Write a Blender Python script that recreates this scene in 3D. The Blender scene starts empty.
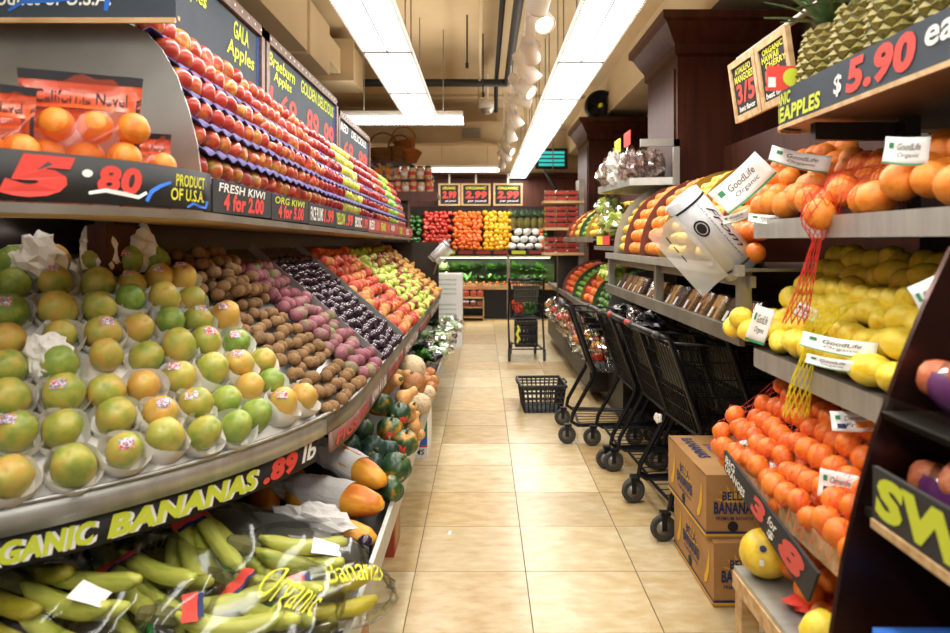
import bpy, bmesh, math, random
from mathutils import Vector, Matrix, Euler, noise

# ------------------------------------------------------------------ camera, world, exposure
scn = bpy.context.scene
col = scn.collection
PI = math.pi
R = random.Random(11)
H = 1.37                                   # eye height
cam_d = bpy.data.cameras.new('camera')
cam_d.sensor_width = 36.0
cam_d.lens = 700 / 950 * 36.0
cam_d.shift_x = -8.0 / 950
cam_d.shift_y = -75.5 / 950
cam_d.dof.use_dof = True
cam_d.dof.focus_distance = 3.3
cam_d.dof.aperture_fstop = 3.2
cam = bpy.data.objects.new('camera', cam_d)
cam.location = (0, 0, H)
cam.rotation_euler = (PI / 2, 0, 0)
col.objects.link(cam)
scn.camera = cam
w = bpy.data.worlds.new('world')
w.use_nodes = True
w.node_tree.nodes['Background'].inputs[0].default_value = (1.0, .95, .88, 1)
w.node_tree.nodes['Background'].inputs[1].default_value = 0.85
scn.world = w
scn.view_settings.view_transform = 'Standard'
scn.view_settings.look = 'None'
scn.view_settings.exposure = 0.0
scn.view_settings.gamma = 1.0
scn.view_settings.use_curve_mapping = False
try:
    scn.cycles.use_denoising = True
    scn.cycles.max_bounces = 7
    scn.cycles.transparent_max_bounces = 12
    scn.cycles.caustics_reflective = False
    scn.cycles.caustics_refractive = False
except Exception:
    pass
FILL_U = 5.0  # watts of the upward fill added to brighten the ceiling
LAMP_W = 11.0                               # watts of each four-foot fixture
LAMP_E = 5.0                                # glow of its diffuser

# ------------------------------------------------------------------ materials
def lin(c):
    if isinstance(c, str):
        c = [int(c[i:i + 2], 16) / 255 for i in (0, 2, 4)]
    return tuple(((x / 12.92) if x <= .04045 else ((x + .055) / 1.055) ** 2.4) for x in c) + (1,)

MATS = {}
def mat(name, c, rough=.5, metal=0, c2=None, scale=6, stretch=(1, 1, 1), bump=0, bscale=60, rnd=0, hue=0, trans=0, alpha=1,
        emit=0, coat=0, spec=.5, lo=.35, hi=.65, coord='Object', sss=0):
    """principled with optional two-tone noise, per-object brightness jitter and fine bump"""
    m = bpy.data.materials.new(name)
    m.use_nodes = True
    nt = m.node_tree
    N, Lk = nt.nodes, nt.links
    b = N['Principled BSDF']
    b.inputs['Roughness'].default_value = rough
    b.inputs['Metallic'].default_value = metal
    b.inputs['Transmission Weight'].default_value = trans
    b.inputs['Alpha'].default_value = alpha
    b.inputs['Coat Weight'].default_value = coat
    b.inputs['Specular IOR Level'].default_value = spec
    b.inputs['Base Color'].default_value = lin(c)
    tc = N.new('ShaderNodeTexCoord')
    oi = N.new('ShaderNodeObjectInfo')
    out = None
    if c2 is not None:
        cols = c2 if isinstance(c2, list) else [c2]
        mp = N.new('ShaderNodeMapping')
        mp.inputs['Scale'].default_value = stretch
        Lk.new(tc.outputs[coord], mp.inputs[0])
        nz = N.new('ShaderNodeTexNoise')
        nz.noise_dimensions = '4D'
        nz.inputs['Scale'].default_value = scale
        nz.inputs['Detail'].default_value = 4
        mu = N.new('ShaderNodeMath'); mu.operation = 'MULTIPLY'; mu.inputs[1].default_value = 37
        Lk.new(oi.outputs['Random'], mu.inputs[0]); Lk.new(mu.outputs[0], nz.inputs['W'])
        Lk.new(mp.outputs[0], nz.inputs['Vector'])
        rp = N.new('ShaderNodeValToRGB')
        fac = nz.outputs['Fac']
        if hue:                                   # shift along the ramp per object
            ma = N.new('ShaderNodeMath'); ma.operation = 'MULTIPLY_ADD'
            ma.inputs[1].default_value = hue; ma.inputs[2].default_value = -hue / 2
            mu2 = N.new('ShaderNodeMath'); mu2.operation = 'FRACT'
            Lk.new(mu.outputs[0], mu2.inputs[0]); Lk.new(mu2.outputs[0], ma.inputs[0])
            ad = N.new('ShaderNodeMath'); ad.operation = 'ADD'
            Lk.new(fac, ad.inputs[0]); Lk.new(ma.outputs[0], ad.inputs[1]); fac = ad.outputs[0]
        Lk.new(fac, rp.inputs[0])
        al = [c] + cols
        el = rp.color_ramp.elements
        el[0].position = lo; el[0].color = lin(al[0])
        el[1].position = hi; el[1].color = lin(al[-1])
        for i in range(1, len(al) - 1):
            e = el.new(lo + (hi - lo) * i / (len(al) - 1)); e.color = lin(al[i])
        out = rp.outputs[0]
    if rnd:
        hs = N.new('ShaderNodeHueSaturation')
        mr = N.new('ShaderNodeMapRange')
        mr.inputs[3].default_value = 1 - rnd; mr.inputs[4].default_value = 1 + rnd
        Lk.new(oi.outputs['Random'], mr.inputs[0]); Lk.new(mr.outputs[0], hs.inputs['Value'])
        if out: Lk.new(out, hs.inputs['Color'])
        else: hs.inputs['Color'].default_value = lin(c)
        out = hs.outputs[0]
    if out: Lk.new(out, b.inputs['Base Color'])
    if bump:
        bn = N.new('ShaderNodeTexNoise'); bn.inputs['Scale'].default_value = bscale
        bn.inputs['Detail'].default_value = 2
        Lk.new(tc.outputs['Object'], bn.inputs['Vector'])
        bp = N.new('ShaderNodeBump'); bp.inputs['Strength'].default_value = bump; bp.inputs['Distance'].default_value = .004
        Lk.new(bn.outputs['Fac'], bp.inputs['Height']); Lk.new(bp.outputs[0], b.inputs['Normal'])
    if emit:
        b.inputs['Emission Color'].default_value = lin(c)
        b.inputs['Emission Strength'].default_value = emit
    MATS[name] = m
    return m

# setting
mat('tile', 'b0905e', .3, c2=['bea476', 'c9b388', 'd5c5a2'], scale=10, stretch=(1, 1.8, 1), rnd=.1, hue=.4, lo=.24, hi=.78, bump=.05, bscale=25)
mat('grout', '6b5a44', .9)
mat('ceiling_paint', 'cbb48f', .9, c2='bfa67f', scale=1.2)
mat('duct_paint', 'd2bd9a', .8, c2='c3ac86', scale=1)
mat('wall_paint', 'd8c19a', .9, c2='cdb48a', scale=1.5)
mat('dark_wood', '4b2416', .5, c2='38190d', scale=3, stretch=(6, 6, .5), bump=.05, bscale=40, spec=.22)
mat('back_wood', '6a3322', .42, c2='552617', scale=3, stretch=(4, 4, .5))
mat('light_wood', 'd9b98a', .6, c2='b98f5c', scale=6, stretch=(1, 6, 6))
mat('steel', 'c9c9c2', .45, .72, c2='b2b2ac', scale=4, stretch=(1, 8, 1), lo=.3, hi=.7)
mat('steel_dull', 'a09c92', .45, .75, c2='868074', scale=5)
mat('sheet_metal', 'c3c3bf', .38, .85, c2='a2a29c', scale=3)
mat('dark_metal', '2b2622', .45, .6, c2='3a322c', scale=5)
mat('black_metal', '16161a', .35, .3)
mat('black_plastic', '121214', .42)
mat('black_pipe', '221f1d', .6)
mat('white_enamel', 'efece4', .4)
mat('spot_white', 'f2ede2', .38)
mat('spot_glow', 'fff1cf', .4, emit=6)
mat('lamp_glow', 'f4fbff', .5, emit=LAMP_E)
mat('chalkboard', '33312f', .75, c2='27282a', scale=4)
mat('chalk_dark', '23211f', .75)
mat('chalk_blue', '3c4650', .75, c2='333c46', scale=4)
mat('board_trim', '7d5c48', .5, c2='5d4234', scale=8, stretch=(1, 5, 5))
mat('tag_red', '9a3a30', .7)
for n_, c_ in (('red', 'e2483c'), ('yellow', 'e3df3a'), ('lime', 'cfd93a'), ('white', 'f0efe9'), ('blue', '2a6fd0'), ('palered', 'd9564c'),
               ('black', '17151a'), ('navy', '26305f'), ('green', '2f8d5a'), ('orange', 'e8842c'), ('pink', 'e66a78')):
    mat('ink_' + n_, c_, .7)
mat('card', 'b78a57', .8, c2='a67a48', scale=5, bump=.03, bscale=15)
mat('card_red', 'a8432c', .7)
mat('paper', 'f3f0ea', .85, c2='e6e2da', scale=9, bump=.15, bscale=30)
mat('paper_warm', 'dcd2c0', .85, c2='c9bda8', scale=6, bump=.1, bscale=30)
mat('paper_grey', 'e6e3e0', .7, c2='d6d2cf', scale=7, bump=.2, bscale=26)
mat('label_white', 'f1f0ee', .5)
mat('sticker_red', 'd9403a', .45, c2=['eeeeee', '3c4aa5', 'e8a33a'], scale=2.2, coord='Generated', lo=.4, hi=.6)
mat('tray_purple', '5c568c', .85, c2='6a6498', scale=12, rnd=.06)
mat('net_red', 'e04436', .6)
mat('net_yellow', 'e6d62a', .6)
def film_mat(name, base, edge, rough):
    # thin clear film: see-through with a glossy skin that grows at grazing angles
    m = bpy.data.materials.new(name); m.use_nodes = True; N, Lk = m.node_tree.nodes, m.node_tree.links
    for n_ in list(N):
        if n_.type != 'OUTPUT_MATERIAL': N.remove(n_)
    out = [n_ for n_ in N if n_.type == 'OUTPUT_MATERIAL'][0]
    tr = N.new('ShaderNodeBsdfTransparent'); gl = N.new('ShaderNodeBsdfGlossy'); gl.inputs['Roughness'].default_value = rough
    tr.inputs[0].default_value = (.97, .98, .97, 1)
    fr = N.new('ShaderNodeFresnel'); fr.inputs[0].default_value = 1.35
    mr = N.new('ShaderNodeMapRange'); mr.inputs[3].default_value = base; mr.inputs[4].default_value = edge
    mx = N.new('ShaderNodeMixShader')
    Lk.new(fr.outputs[0], mr.inputs[0]); Lk.new(mr.outputs[0], mx.inputs[0]); Lk.new(tr.outputs[0], mx.inputs[1]); Lk.new(gl.outputs[0], mx.inputs[2]); Lk.new(mx.outputs[0], out.inputs[0])
    MATS[name] = m
film_mat('bag_plastic', .03, .55, .12)
film_mat('clear_plastic', .05, .6, .08)
mat('dark_bag', '1a1a1c', .2)

# produce
G = 'Generated'
mat('papaya', '8a9a42', .42, c2=['aaaa4c', 'c4b054', 'd2a850', 'c89a4a'], scale=2.6, coord=G, hue=.42, lo=.22, hi=.8, rnd=.06)
mat('papaya_green', '6f8f3a', .42, c2=['8ca548', 'adb050'], scale=3.6, coord=G, hue=.15, lo=.3, hi=.72)
mat('papaya_ripe', 'e8962c', .4, c2=['e9aa34', 'd57524'], scale=3, coord=G, rnd=.06, hue=.2)
mat('kiwi', '80603a', .85, c2=['92704a', '6c4e2e'], scale=5, coord=G, rnd=.12, bump=.25, bscale=220)
mat('prickly', '8f4a56', .65, c2=['85545e', 'a5646a', '7d5f56', '7f824e'], scale=2.6, coord=G, hue=.45, lo=.3, hi=.75, rnd=.1)
mat('plum', '2a1b2c', .22, c2=['3b2433', '1e1524'], scale=3, coord=G, rnd=.15, coat=.3)
mat('peach', 'c0493a', .75, c2=['cc6642', 'd99a5a'], scale=2.2, coord=G, hue=.4, lo=.36, hi=.66)
mat('nectarine', 'b03426', .45, c2=['c4502f', 'd8944a'], scale=2.4, coord=G, hue=.3, lo=.36, hi=.68)
mat('pear_green', 'b7c84e', .45, c2=['c9d266', '9fb83c'], scale=3, coord=G, rnd=.06)
mat('pear_red', '96413a', .45, c2=['a95a42', 'b98a4a'], scale=2.6, coord=G, hue=.25, lo=.35, hi=.75)
mat('pear_bosc', 'd6a45a', .6, c2=['c8914a', 'e0b56c'], scale=4, coord=G, rnd=.08)
mat('apple_gala', 'ae3128', .32, c2=['b8432d', 'c47236', 'd0b04c'], scale=2.2, stretch=(1.6, 1.6, .7), coord=G, hue=.26, lo=.36, hi=.76, coat=.2)
mat('apple_red', '96202a', .3, c2=['a82c2e', '7a161c'], scale=2.6, stretch=(2, 2, .6), coord=G, rnd=.1, coat=.3)
mat('apple_golden', 'd6d05a', .32, c2=['c3c648', 'e2d878'], scale=3, coord=G, rnd=.05, coat=.2)
mat('apple_green', '8fbf3e', .3, c2=['a3cb52', '7db030'], scale=3, coord=G, rnd=.06, coat=.2)
mat('orange', 'ee8422', .45, c2=['f29536', 'e8761c'], scale=3, coord=G, rnd=.07, bump=.35, bscale=320)
mat('tangerine', 'e87420', .4, c2=['ec8428', 'e2641c'], scale=3, coord=G, rnd=.08, hue=.25, bump=.3, bscale=320)
mat('lemon', 'f3d432', .42, c2=['f6de52', 'eec424'], scale=3, coord=G, rnd=.05, bump=.3, bscale=300)
mat('lemon_dim', 'e9c544', .42, c2=['e2b32e', 'efd35e'], scale=3, coord=G, rnd=.06, bump=.3, bscale=260)
mat('lime', '5f9a34', .4, c2=['79ac42', '4b842a'], scale=3, coord=G, rnd=.1)
mat('tomato', 'd8402a', .3, c2=['e2562f', 'c9301f'], scale=3, coord=G, rnd=.1)
mat('pomelo', 'e6c02a', .4, c2=['edce48', 'd8b01e'], scale=2.4, coord=G, bump=.25, bscale=200)
mat('acorn', '2c4a2a', .38, c2=['24402a', '3d5c2a', 'd9922c'], scale=1.8, coord=G, hue=.28, lo=.34, hi=.74)
mat('acorn_dark', '27443a', .4, c2=['1f3a30', '345544'], scale=3, coord=G)
mat('butternut', 'dba868', .5, c2=['d39a58', 'e3b87c'], scale=3, coord=G, rnd=.05)
mat('melon', 'cdb28a', .75, c2=['dcc8a6', 'b5946a'], scale=7, coord=G, bump=.5, bscale=120)
mat('onion', 'b57842', .5, c2=['a0622f', 'c79058'], scale=4, coord=G, rnd=.1)
mat('stem', '6d6a3a', .8)
mat('stem_brown', '5d4527', .8)
mat('pepper_red', 'c93a24', .25, c2='b82e1e', coord=G, scale=3, rnd=.12, coat=.3)
mat('pepper_orange', 'ee7420', .25, c2='e2661a', coord=G, scale=3, rnd=.1, coat=.3)
mat('pepper_yellow', 'f0b81e', .25, c2='e6a818', coord=G, scale=3, rnd=.1, coat=.3)
mat('pepper_green', '35702a', .25, c2='285a22', coord=G, scale=3, rnd=.15, coat=.3)
mat('leaf', '3f7a30', .5, c2=['2f6226', '5c963c'], scale=4, coord=G, rnd=.2)
mat('leaf_dark', '2a4a26', .5, c2=['1f3a1c', '44682e'], scale=4, coord=G, rnd=.2)
mat('leaf_pale', 'a9c48e', .5, c2=['c9dab4', '7fa862'], scale=4, coord=G, rnd=.15)
mat('pineapple', '7c7438', .6, c2=['9c8a44', '55602e'], scale=14, coord=G)
mat('pine_leaf', '5e7f58', .45, c2=['44663e', '86a27a'], scale=3, coord=G, rnd=.12)
mat('banana', 'bfc350', .42, c2=['ccca5e', 'a9b542'], scale=3, coord=G, rnd=.06)
mat('banana_yellow', 'd4c23c', .42, c2=['c5b636', 'dfd05a'], scale=3, coord=G, rnd=.06)
mat('cauliflower', 'eeeae0', .7, c2=['dcdcd4', 'f6f4ee'], scale=10, coord=G, bump=.5, bscale=60)
mat('eggplant', '2b1a2e', .25, coat=.3)
mat('bag_purple', '5d2a63', .3)
mat('sweet_potato', 'c96f46', .6, c2=['b55c38', 'd6855a'], scale=3, coord=G, rnd=.08)
mat('mesh_orange', 'e2622a', .5)
mat('strawberry', 'c4302a', .4, c2=['b0241f', 'd8504a'], scale=20, coord=G)
mat('wicker', '9a6a3a', .8, c2='7a4f28', scale=25, coord=G)
mat('wicker_orange', 'c87a36', .8, c2='a85f26', scale=25, coord=G)

# ------------------------------------------------------------------ geometry helpers
class MB:
    """collects shapes; build() links them as one mesh object"""
    def __init__(s): s.v = []; s.f = []
    def add(s, vs, fs, M=None):
        o = len(s.v)
        for p in vs:
            p = Vector(p)
            s.v.append(tuple(M @ p if M else p))
        for q in fs: s.f.append(tuple(o + i for i in q))
        return s
    def box(s, x0, x1, y0, y1, z0, z1, M=None):
        vs = [(x, y, z) for z in (z0, z1) for y in (y0, y1) for x in (x0, x1)]
        return s.add(vs, [(0, 2, 3, 1), (4, 5, 7, 6), (0, 1, 5, 4), (2, 6, 7, 3), (0, 4, 6, 2), (1, 3, 7, 5)], M)
    def tube(s, pts, r, n=6, closed=False, M=None):
        pts = [Vector(p) for p in pts]; k = len(pts); vs = []; up = None
        for i, p in enumerate(pts):
            a = pts[(i - 1) % k] if (closed or i) else p
            b = pts[(i + 1) % k] if (closed or i < k - 1) else p
            t = (b - a).normalized()
            if up is None: up = Vector((0, 0, 1)) if abs(t.z) < .9 else Vector((1, 0, 0))
            x = t.cross(up)
            if x.length < 1e-4: x = t.cross(Vector((1, .3, 0)))
            x.normalize(); y = x.cross(t).normalized(); up = y
            rr = r[i] if isinstance(r, (list, tuple)) else r
            for j in range(n):
                an = 2 * PI * j / n
                vs.append(p + x * math.cos(an) * rr + y * math.sin(an) * rr)
        fs = []
        for i in range(k if closed else k - 1):
            for j in range(n):
                a, b = i * n + j, i * n + (j + 1) % n
                c, d = ((i + 1) % k) * n + (j + 1) % n, ((i + 1) % k) * n + j
                fs.append((a, b, c, d))
        if not closed:
            fs.append(tuple(range(n - 1, -1, -1))); fs.append(tuple((k - 1) * n + j for j in range(n)))
        return s.add(vs, fs, M)
    def lathe(s, prof, n=12, M=None, lobes=0, amp=0, seed=None):
        """profile of (radius, z); zero radius closes the end"""
        vs = []; fs = []; rows = []
        for r_, z in prof:
            if r_ <= 1e-6: rows.append([len(vs)]); vs.append((0, 0, z)); continue
            row = []
            for j in range(n):
                a = 2 * PI * j / n
                k = 1 + (amp * math.cos(lobes * a) if lobes else 0)
                row.append(len(vs)); vs.append((r_ * k * math.cos(a), r_ * k * math.sin(a), z))
            rows.append(row)
        for A, B in zip(rows, rows[1:]):
            for j in range(n):
                j2 = (j + 1) % n
                if len(A) == 1 and len(B) == 1: continue
                if len(A) == 1: fs.append((A[0], B[j2], B[j]))
                elif len(B) == 1: fs.append((A[j], A[j2], B[0]))
                else: fs.append((A[j], A[j2], B[j2], B[j]))
        if len(rows[0]) > 1: fs.append(tuple(rows[0]))
        if len(rows[-1]) > 1: fs.append(tuple(reversed(rows[-1])))
        return s.add(vs, [tuple(reversed(q)) for q in fs] if prof[0][1] > prof[-1][1] else fs, M)
    def cyl(s, p0, p1, r, n=10): return s.tube([p0, p1], r, n)
    def prism(s, poly, t, M=None):
        """outline in local xz, thickness t along y"""
        n = len(poly)
        vs = [(x, -t / 2, z) for x, z in poly] + [(x, t / 2, z) for x, z in poly]
        fs = [tuple(range(n)), tuple(range(2 * n - 1, n - 1, -1))]
        for i in range(n):
            j = (i + 1) % n; fs.append((i, n + i, n + j, j))
        return s.add(vs, fs, M)
    def sheet(s, fn, nu, nv, t=0):
        """surface fn(u,v) -> point, u,v in 0..1; t closes it with a second skin along the normal"""
        P = [[Vector(fn(i / nu, j / nv)) for j in range(nv + 1)] for i in range(nu + 1)]
        vs = [p for r_ in P for p in r_]; fs = []
        W = nv + 1
        for i in range(nu):
            for j in range(nv): fs.append((i * W + j, (i + 1) * W + j, (i + 1) * W + j + 1, i * W + j + 1))
        if t:
            o = len(vs); V2 = []
            for i in range(nu + 1):
                for j in range(nv + 1):
                    a = P[min(i + 1, nu)][j] - P[max(i - 1, 0)][j]; b = P[i][min(j + 1, nv)] - P[i][max(j - 1, 0)]
                    n_ = a.cross(b)
                    n_ = n_.normalized() if n_.length > 1e-9 else Vector((0, 0, 1))
                    V2.append(P[i][j] - n_ * t)
            vs += V2
            fs += [tuple(o + k for k in reversed(q)) for q in fs[:]]
            def side(seq):
                for a, b in zip(seq, seq[1:]): fs.append((b, a, o + a, o + b))
            side([i * W for i in range(nu + 1)]); side([i * W + nv for i in range(nu, -1, -1)])
            side([j for j in range(nv, -1, -1)]); side([nu * W + j for j in range(nv + 1)])
        return s.add(vs, fs)
    def mesh(s, name, m, smooth=False):
        me = bpy.data.meshes.new(name)
        me.from_pydata(s.v, [], s.f); me.update()
        if m: me.materials.append(MATS[m])
        if smooth: me.polygons.foreach_set('use_smooth', [True] * len(me.polygons))
        return me
    def build(s, name, m, parent=None, smooth=False, loc=None, rot=None):
        return obj(name, s.mesh(name, m, smooth), parent, loc, rot)

def obj(name, me, parent=None, loc=None, rot=None, m=None):
    o = bpy.data.objects.new(name, me); col.objects.link(o)
    if parent: o.parent = parent
    if loc is not None: o.location = loc
    if rot is not None: o.rotation_euler = rot
    if m:
        o.material_slots[0].link = 'OBJECT'; o.material_slots[0].material = MATS[m]
    return o
def tag(o, label, cat, group=None, kind=None):
    o['label'] = label; o['category'] = cat
    if group: o['group'] = group
    if kind: o['kind'] = kind
    return o
def thing(name, label, cat, loc=(0, 0, 0), rz=0, group=None):
    o = bpy.data.objects.new(name, None); col.objects.link(o)
    o.empty_display_size = .05
    o.location = loc; o.rotation_euler = (0, 0, rz)
    return tag(o, label, cat, group)
def struct(o):
    o['kind'] = 'structure'; return o
def dup(root, loc=None, rot=None, scale=None):
    r_ = root.copy(); col.objects.link(r_)
    if loc is not None: r_.location = loc
    if rot is not None: r_.rotation_euler = rot
    if scale is not None: r_.scale = (scale,) * 3 if not isinstance(scale, (tuple, list)) else scale
    for ch in list(root.children):
        c = ch.copy(); col.objects.link(c); c.parent = r_
        for g in ch.children:
            d = g.copy(); col.objects.link(d); d.parent = c
    return r_
ORD = 'first second third fourth fifth sixth seventh eighth ninth tenth eleventh twelfth thirteenth fourteenth fifteenth sixteenth seventeenth eighteenth nineteenth twentieth'.split()

def text_geo(s, bold=0, shear=0):
    cu = bpy.data.curves.new('t', 'FONT'); cu.body = s
    cu.offset = bold; cu.shear = shear; cu.resolution_u = 3; cu.fill_mode = 'FRONT'
    cu.extrude = 0; cu.space_character = 1.0 + bold * 1.5
    ob = bpy.data.objects.new('t', cu); col.objects.link(ob)
    bpy.context.view_layer.update()
    dg = bpy.context.evaluated_depsgraph_get()
    me = bpy.data.meshes.new_from_object(ob.evaluated_get(dg))
    V = [tuple(v.co) for v in me.vertices]; F = [tuple(p.vertices) for p in me.polygons]
    bpy.data.objects.remove(ob); bpy.data.curves.remove(cu); bpy.data.meshes.remove(me)
    xs = [v[0] for v in V]; ys = [v[1] for v in V]
    if not V: return [], []
    x0, x1, y0, y1 = min(xs), max(xs), min(ys), max(ys)
    return [((x - x0) / (x1 - x0), (y - y0) / max(1e-6, y1 - y0)) for x, y, z in V], F
def letter(name, s, fn, m, parent, bold=.02, shear=.15):
    """lettering whose unit box is laid on a surface by fn(u,v)"""
    V, F = text_geo(s, bold, shear)
    mb = MB(); mb.add([fn(u, v) for u, v in V], F)
    return mb.build(name, m, parent)
def quadfn(o, ux, uy, off=(0, 0, 0)):
    o = Vector(o) + Vector(off); ux = Vector(ux); uy = Vector(uy)
    return lambda u, v: o + ux * u + uy * v
def stroke(name, pts, wd, m, parent, nrm):
    """a painted brush stroke: flat ribbon through 3D points"""
    P = [Vector(p) for p in pts]; nrm = Vector(nrm).normalized(); vs = []; fs = []
    for i, p in enumerate(P):
        t = (P[min(i + 1, len(P) - 1)] - P[max(i - 1, 0)]).normalized(); b = t.cross(nrm)
        k = wd * (.5 + .5 * math.sin(PI * (i + .5) / len(P)))
        vs += [p + b * k / 2, p - b * k / 2]
    for i in range(len(P) - 1): fs.append((2 * i, 2 * i + 1, 2 * i + 3, 2 * i + 2))
    return MB().add(vs, fs).build(name, m, parent)
# ------------------------------------------------------------------ the setting
T = .4576
fl = struct(MB().box(-4.2, 2.2, -3, 13.6, -.1, -.006).build('floor', 'grout'))
tile_me = None
TX0, TY0 = .1768, 2.904
mb = MB()
a = T - .004
mb.add([(0, 0, 0), (a, 0, 0), (a, a, 0), (0, a, 0), (0, 0, -.004), (a, 0, -.004), (a, a, -.004), (0, a, -.004)], [(0, 1, 2, 3), (4, 5, 1, 0), (5, 6, 2, 1), (6, 7, 3, 2), (7, 4, 0, 3)])
tile_me = mb.mesh('tile', 'tile')
for j in range(-4, 24):
    for i in range(-4, 4):
        obj('tile', tile_me, fl, (TX0 + i * T + .002, TY0 + j * T + .002, R.uniform(-.0008, .0004)))
struct(MB().box(-4.2, 2.2, -3, 13.6, 3.5, 3.6).build('ceiling', 'ceiling_paint'))
struct(MB().box(-4.3, -4.2, -3, 13.6, -.1, 3.5).build('wall_left', 'wall_paint'))
struct(MB().box(2.2, 2.3, -3, 13.6, -.1, 3.5).build('wall_right', 'wall_paint'))
wb = struct(MB().box(-4.2, 2.2, 13.5, 13.6, -.1, 3.5).build('wall_back', 'wall_paint'))
struct(MB().box(-4.2, 2.2, 13.46, 13.5, 0, 2.62).build('trim_1', 'back_wood'))
struct(MB().box(2.14, 2.2, -3, 13.46, 0, 2.75).build('trim_2', 'dark_wood'))
tr = MB().box(-4.2, 2.2, 13.42, 13.46, 2.6, 2.68)
struct(tr.build('trim_3', 'back_wood'))
struct(MB().box(1.6, 2.14, -3, 13.4, 3.0, 3.5).build('ceiling_soffit', 'duct_paint'))
struct(MB().box(-4.2, .4, 11.2, 11.8, 3.12, 3.5).build('ceiling_beam', 'ceiling_paint'))

def duct(label, boxes, flanges):
    t = thing('air_duct', label, 'duct', (boxes[0][0], boxes[0][2], boxes[0][4]))
    o = Vector(t.location)
    m = MB()
    for b in boxes: m.box(b[0] - o.x, b[1] - o.x, b[2] - o.y, b[3] - o.y, b[4] - o.z, b[5] - o.z)
    m.build('duct_body', 'duct_paint', t)
    for b in flanges: MB().box(b[0] - o.x, b[1] - o.x, b[2] - o.y, b[3] - o.y, b[4] - o.z, b[5] - o.z).build('flange', 'duct_paint', t)
    return t
duct('long beige rectangular air duct running above the apple boards', [(-2.3, -1.38, .5, 6.3, 2.86, 3.3)],
     [(-2.32, -1.36, y, y + .03, 2.84, 3.32) for y in (2.5, 4.0, 5.5)])
duct('stubby beige duct box branching off under the dark pipe', [(-1.8, -1.32, 7.0, 7.7, 3.0, 3.36), (-1.7, -1.42, 6.3, 7.0, 3.04, 3.28)], [(-1.83, -1.29, 6.98, 7.02, 2.97, 3.39)])
duct('wide beige duct crossing the far ceiling with a vent', [(-3.2, .33, 10.6, 11.1, 2.88, 3.18)], [(-3.2, .33, 10.56, 10.6, 2.84, 2.88), (-1.2, -1.17, 10.57, 11.1, 2.86, 3.2)])
v = thing('vent_grille', 'grey louvred vent grille on the far duct', 'vent', (-.18, 10.58, 3.0))
MB().box(-.17, .17, -.012, .012, -.09, .09).build('vent_frame', 'duct_paint', v)
for k in range(6): MB().box(-.14, .14, -.025, -.012, -.07 + k * .025, -.057 + k * .025).build('louvre', 'steel_dull', v)

pp = MB().tube([(-2.2, 8.1, 3.2), (.28, 8.1, 3.2)], .045, 8).tube([(.28, 8.1, 3.2), (.27, 2, 3.26)], .04, 8)
tag(pp.build('ceiling_pipe', 'black_pipe', smooth=True), 'dark pipe elbow running across and along the ceiling', 'pipe')
pp = MB().tube([(.16, 2, 3.36), (.16, 8.6, 3.3), (.16, 8.6, 2.95)], .025, 8)
tag(pp.build('ceiling_pipe', 'black_pipe', smooth=True), 'thin dark pipe beside the big elbow pipe', 'pipe')
pp = MB().tube([(-1.6, 9.6, 3.35), (1.4, 9.6, 3.35)], .03, 8)
tag(pp.build('ceiling_pipe', 'duct_paint', smooth=True), 'beige conduit pipe crossing behind the dark pipe', 'pipe')
pp = MB().tube([(-.05, 9.3, 3.5), (-.05, 9.3, 3.2), (.0, 4, 3.3)], .018, 6)
tag(pp.build('ceiling_pipe', 'duct_paint', smooth=True), 'slim beige conduit running beside the lamp strips', 'pipe')
for k, (x, y, z0, lb) in enumerate(((-.22, 4.2, 2.95, 'thin dark rod hanging beside the long lamp strip'), (-.15, 6.6, 3.0, 'thin dark rod hanging above the crossing pipe'), (.0, 7.2, 2.85, 'thin dark rod hanging near the dome camera'))):
    m = MB().tube([(x, y, z0), (x, y, 3.5)], .009, 6).tube([(x, y, z0), (x, y, z0 + .05)], .018, 6)
    tag(m.build('hanging_rod', 'black_pipe'), lb, 'rod')
dc = thing('dome_camera', 'white dome security camera hanging from the ceiling', 'camera', (.05, 8.9, 3.03))
MB().lathe([(0, .12), (.09, .12), (.11, .06), (.1, .02), (.085, .02)], 16).build('housing', 'white_enamel', dc, True)
MB().lathe([(0, -.06), (.05, -.045), (.08, -.01), (.085, .02)], 16).build('dome', 'sheet_metal', dc, True)
MB().tube([(0, 0, .12), (0, 0, .47)], .02, 8).build('pole', 'white_enamel', dc)

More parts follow.
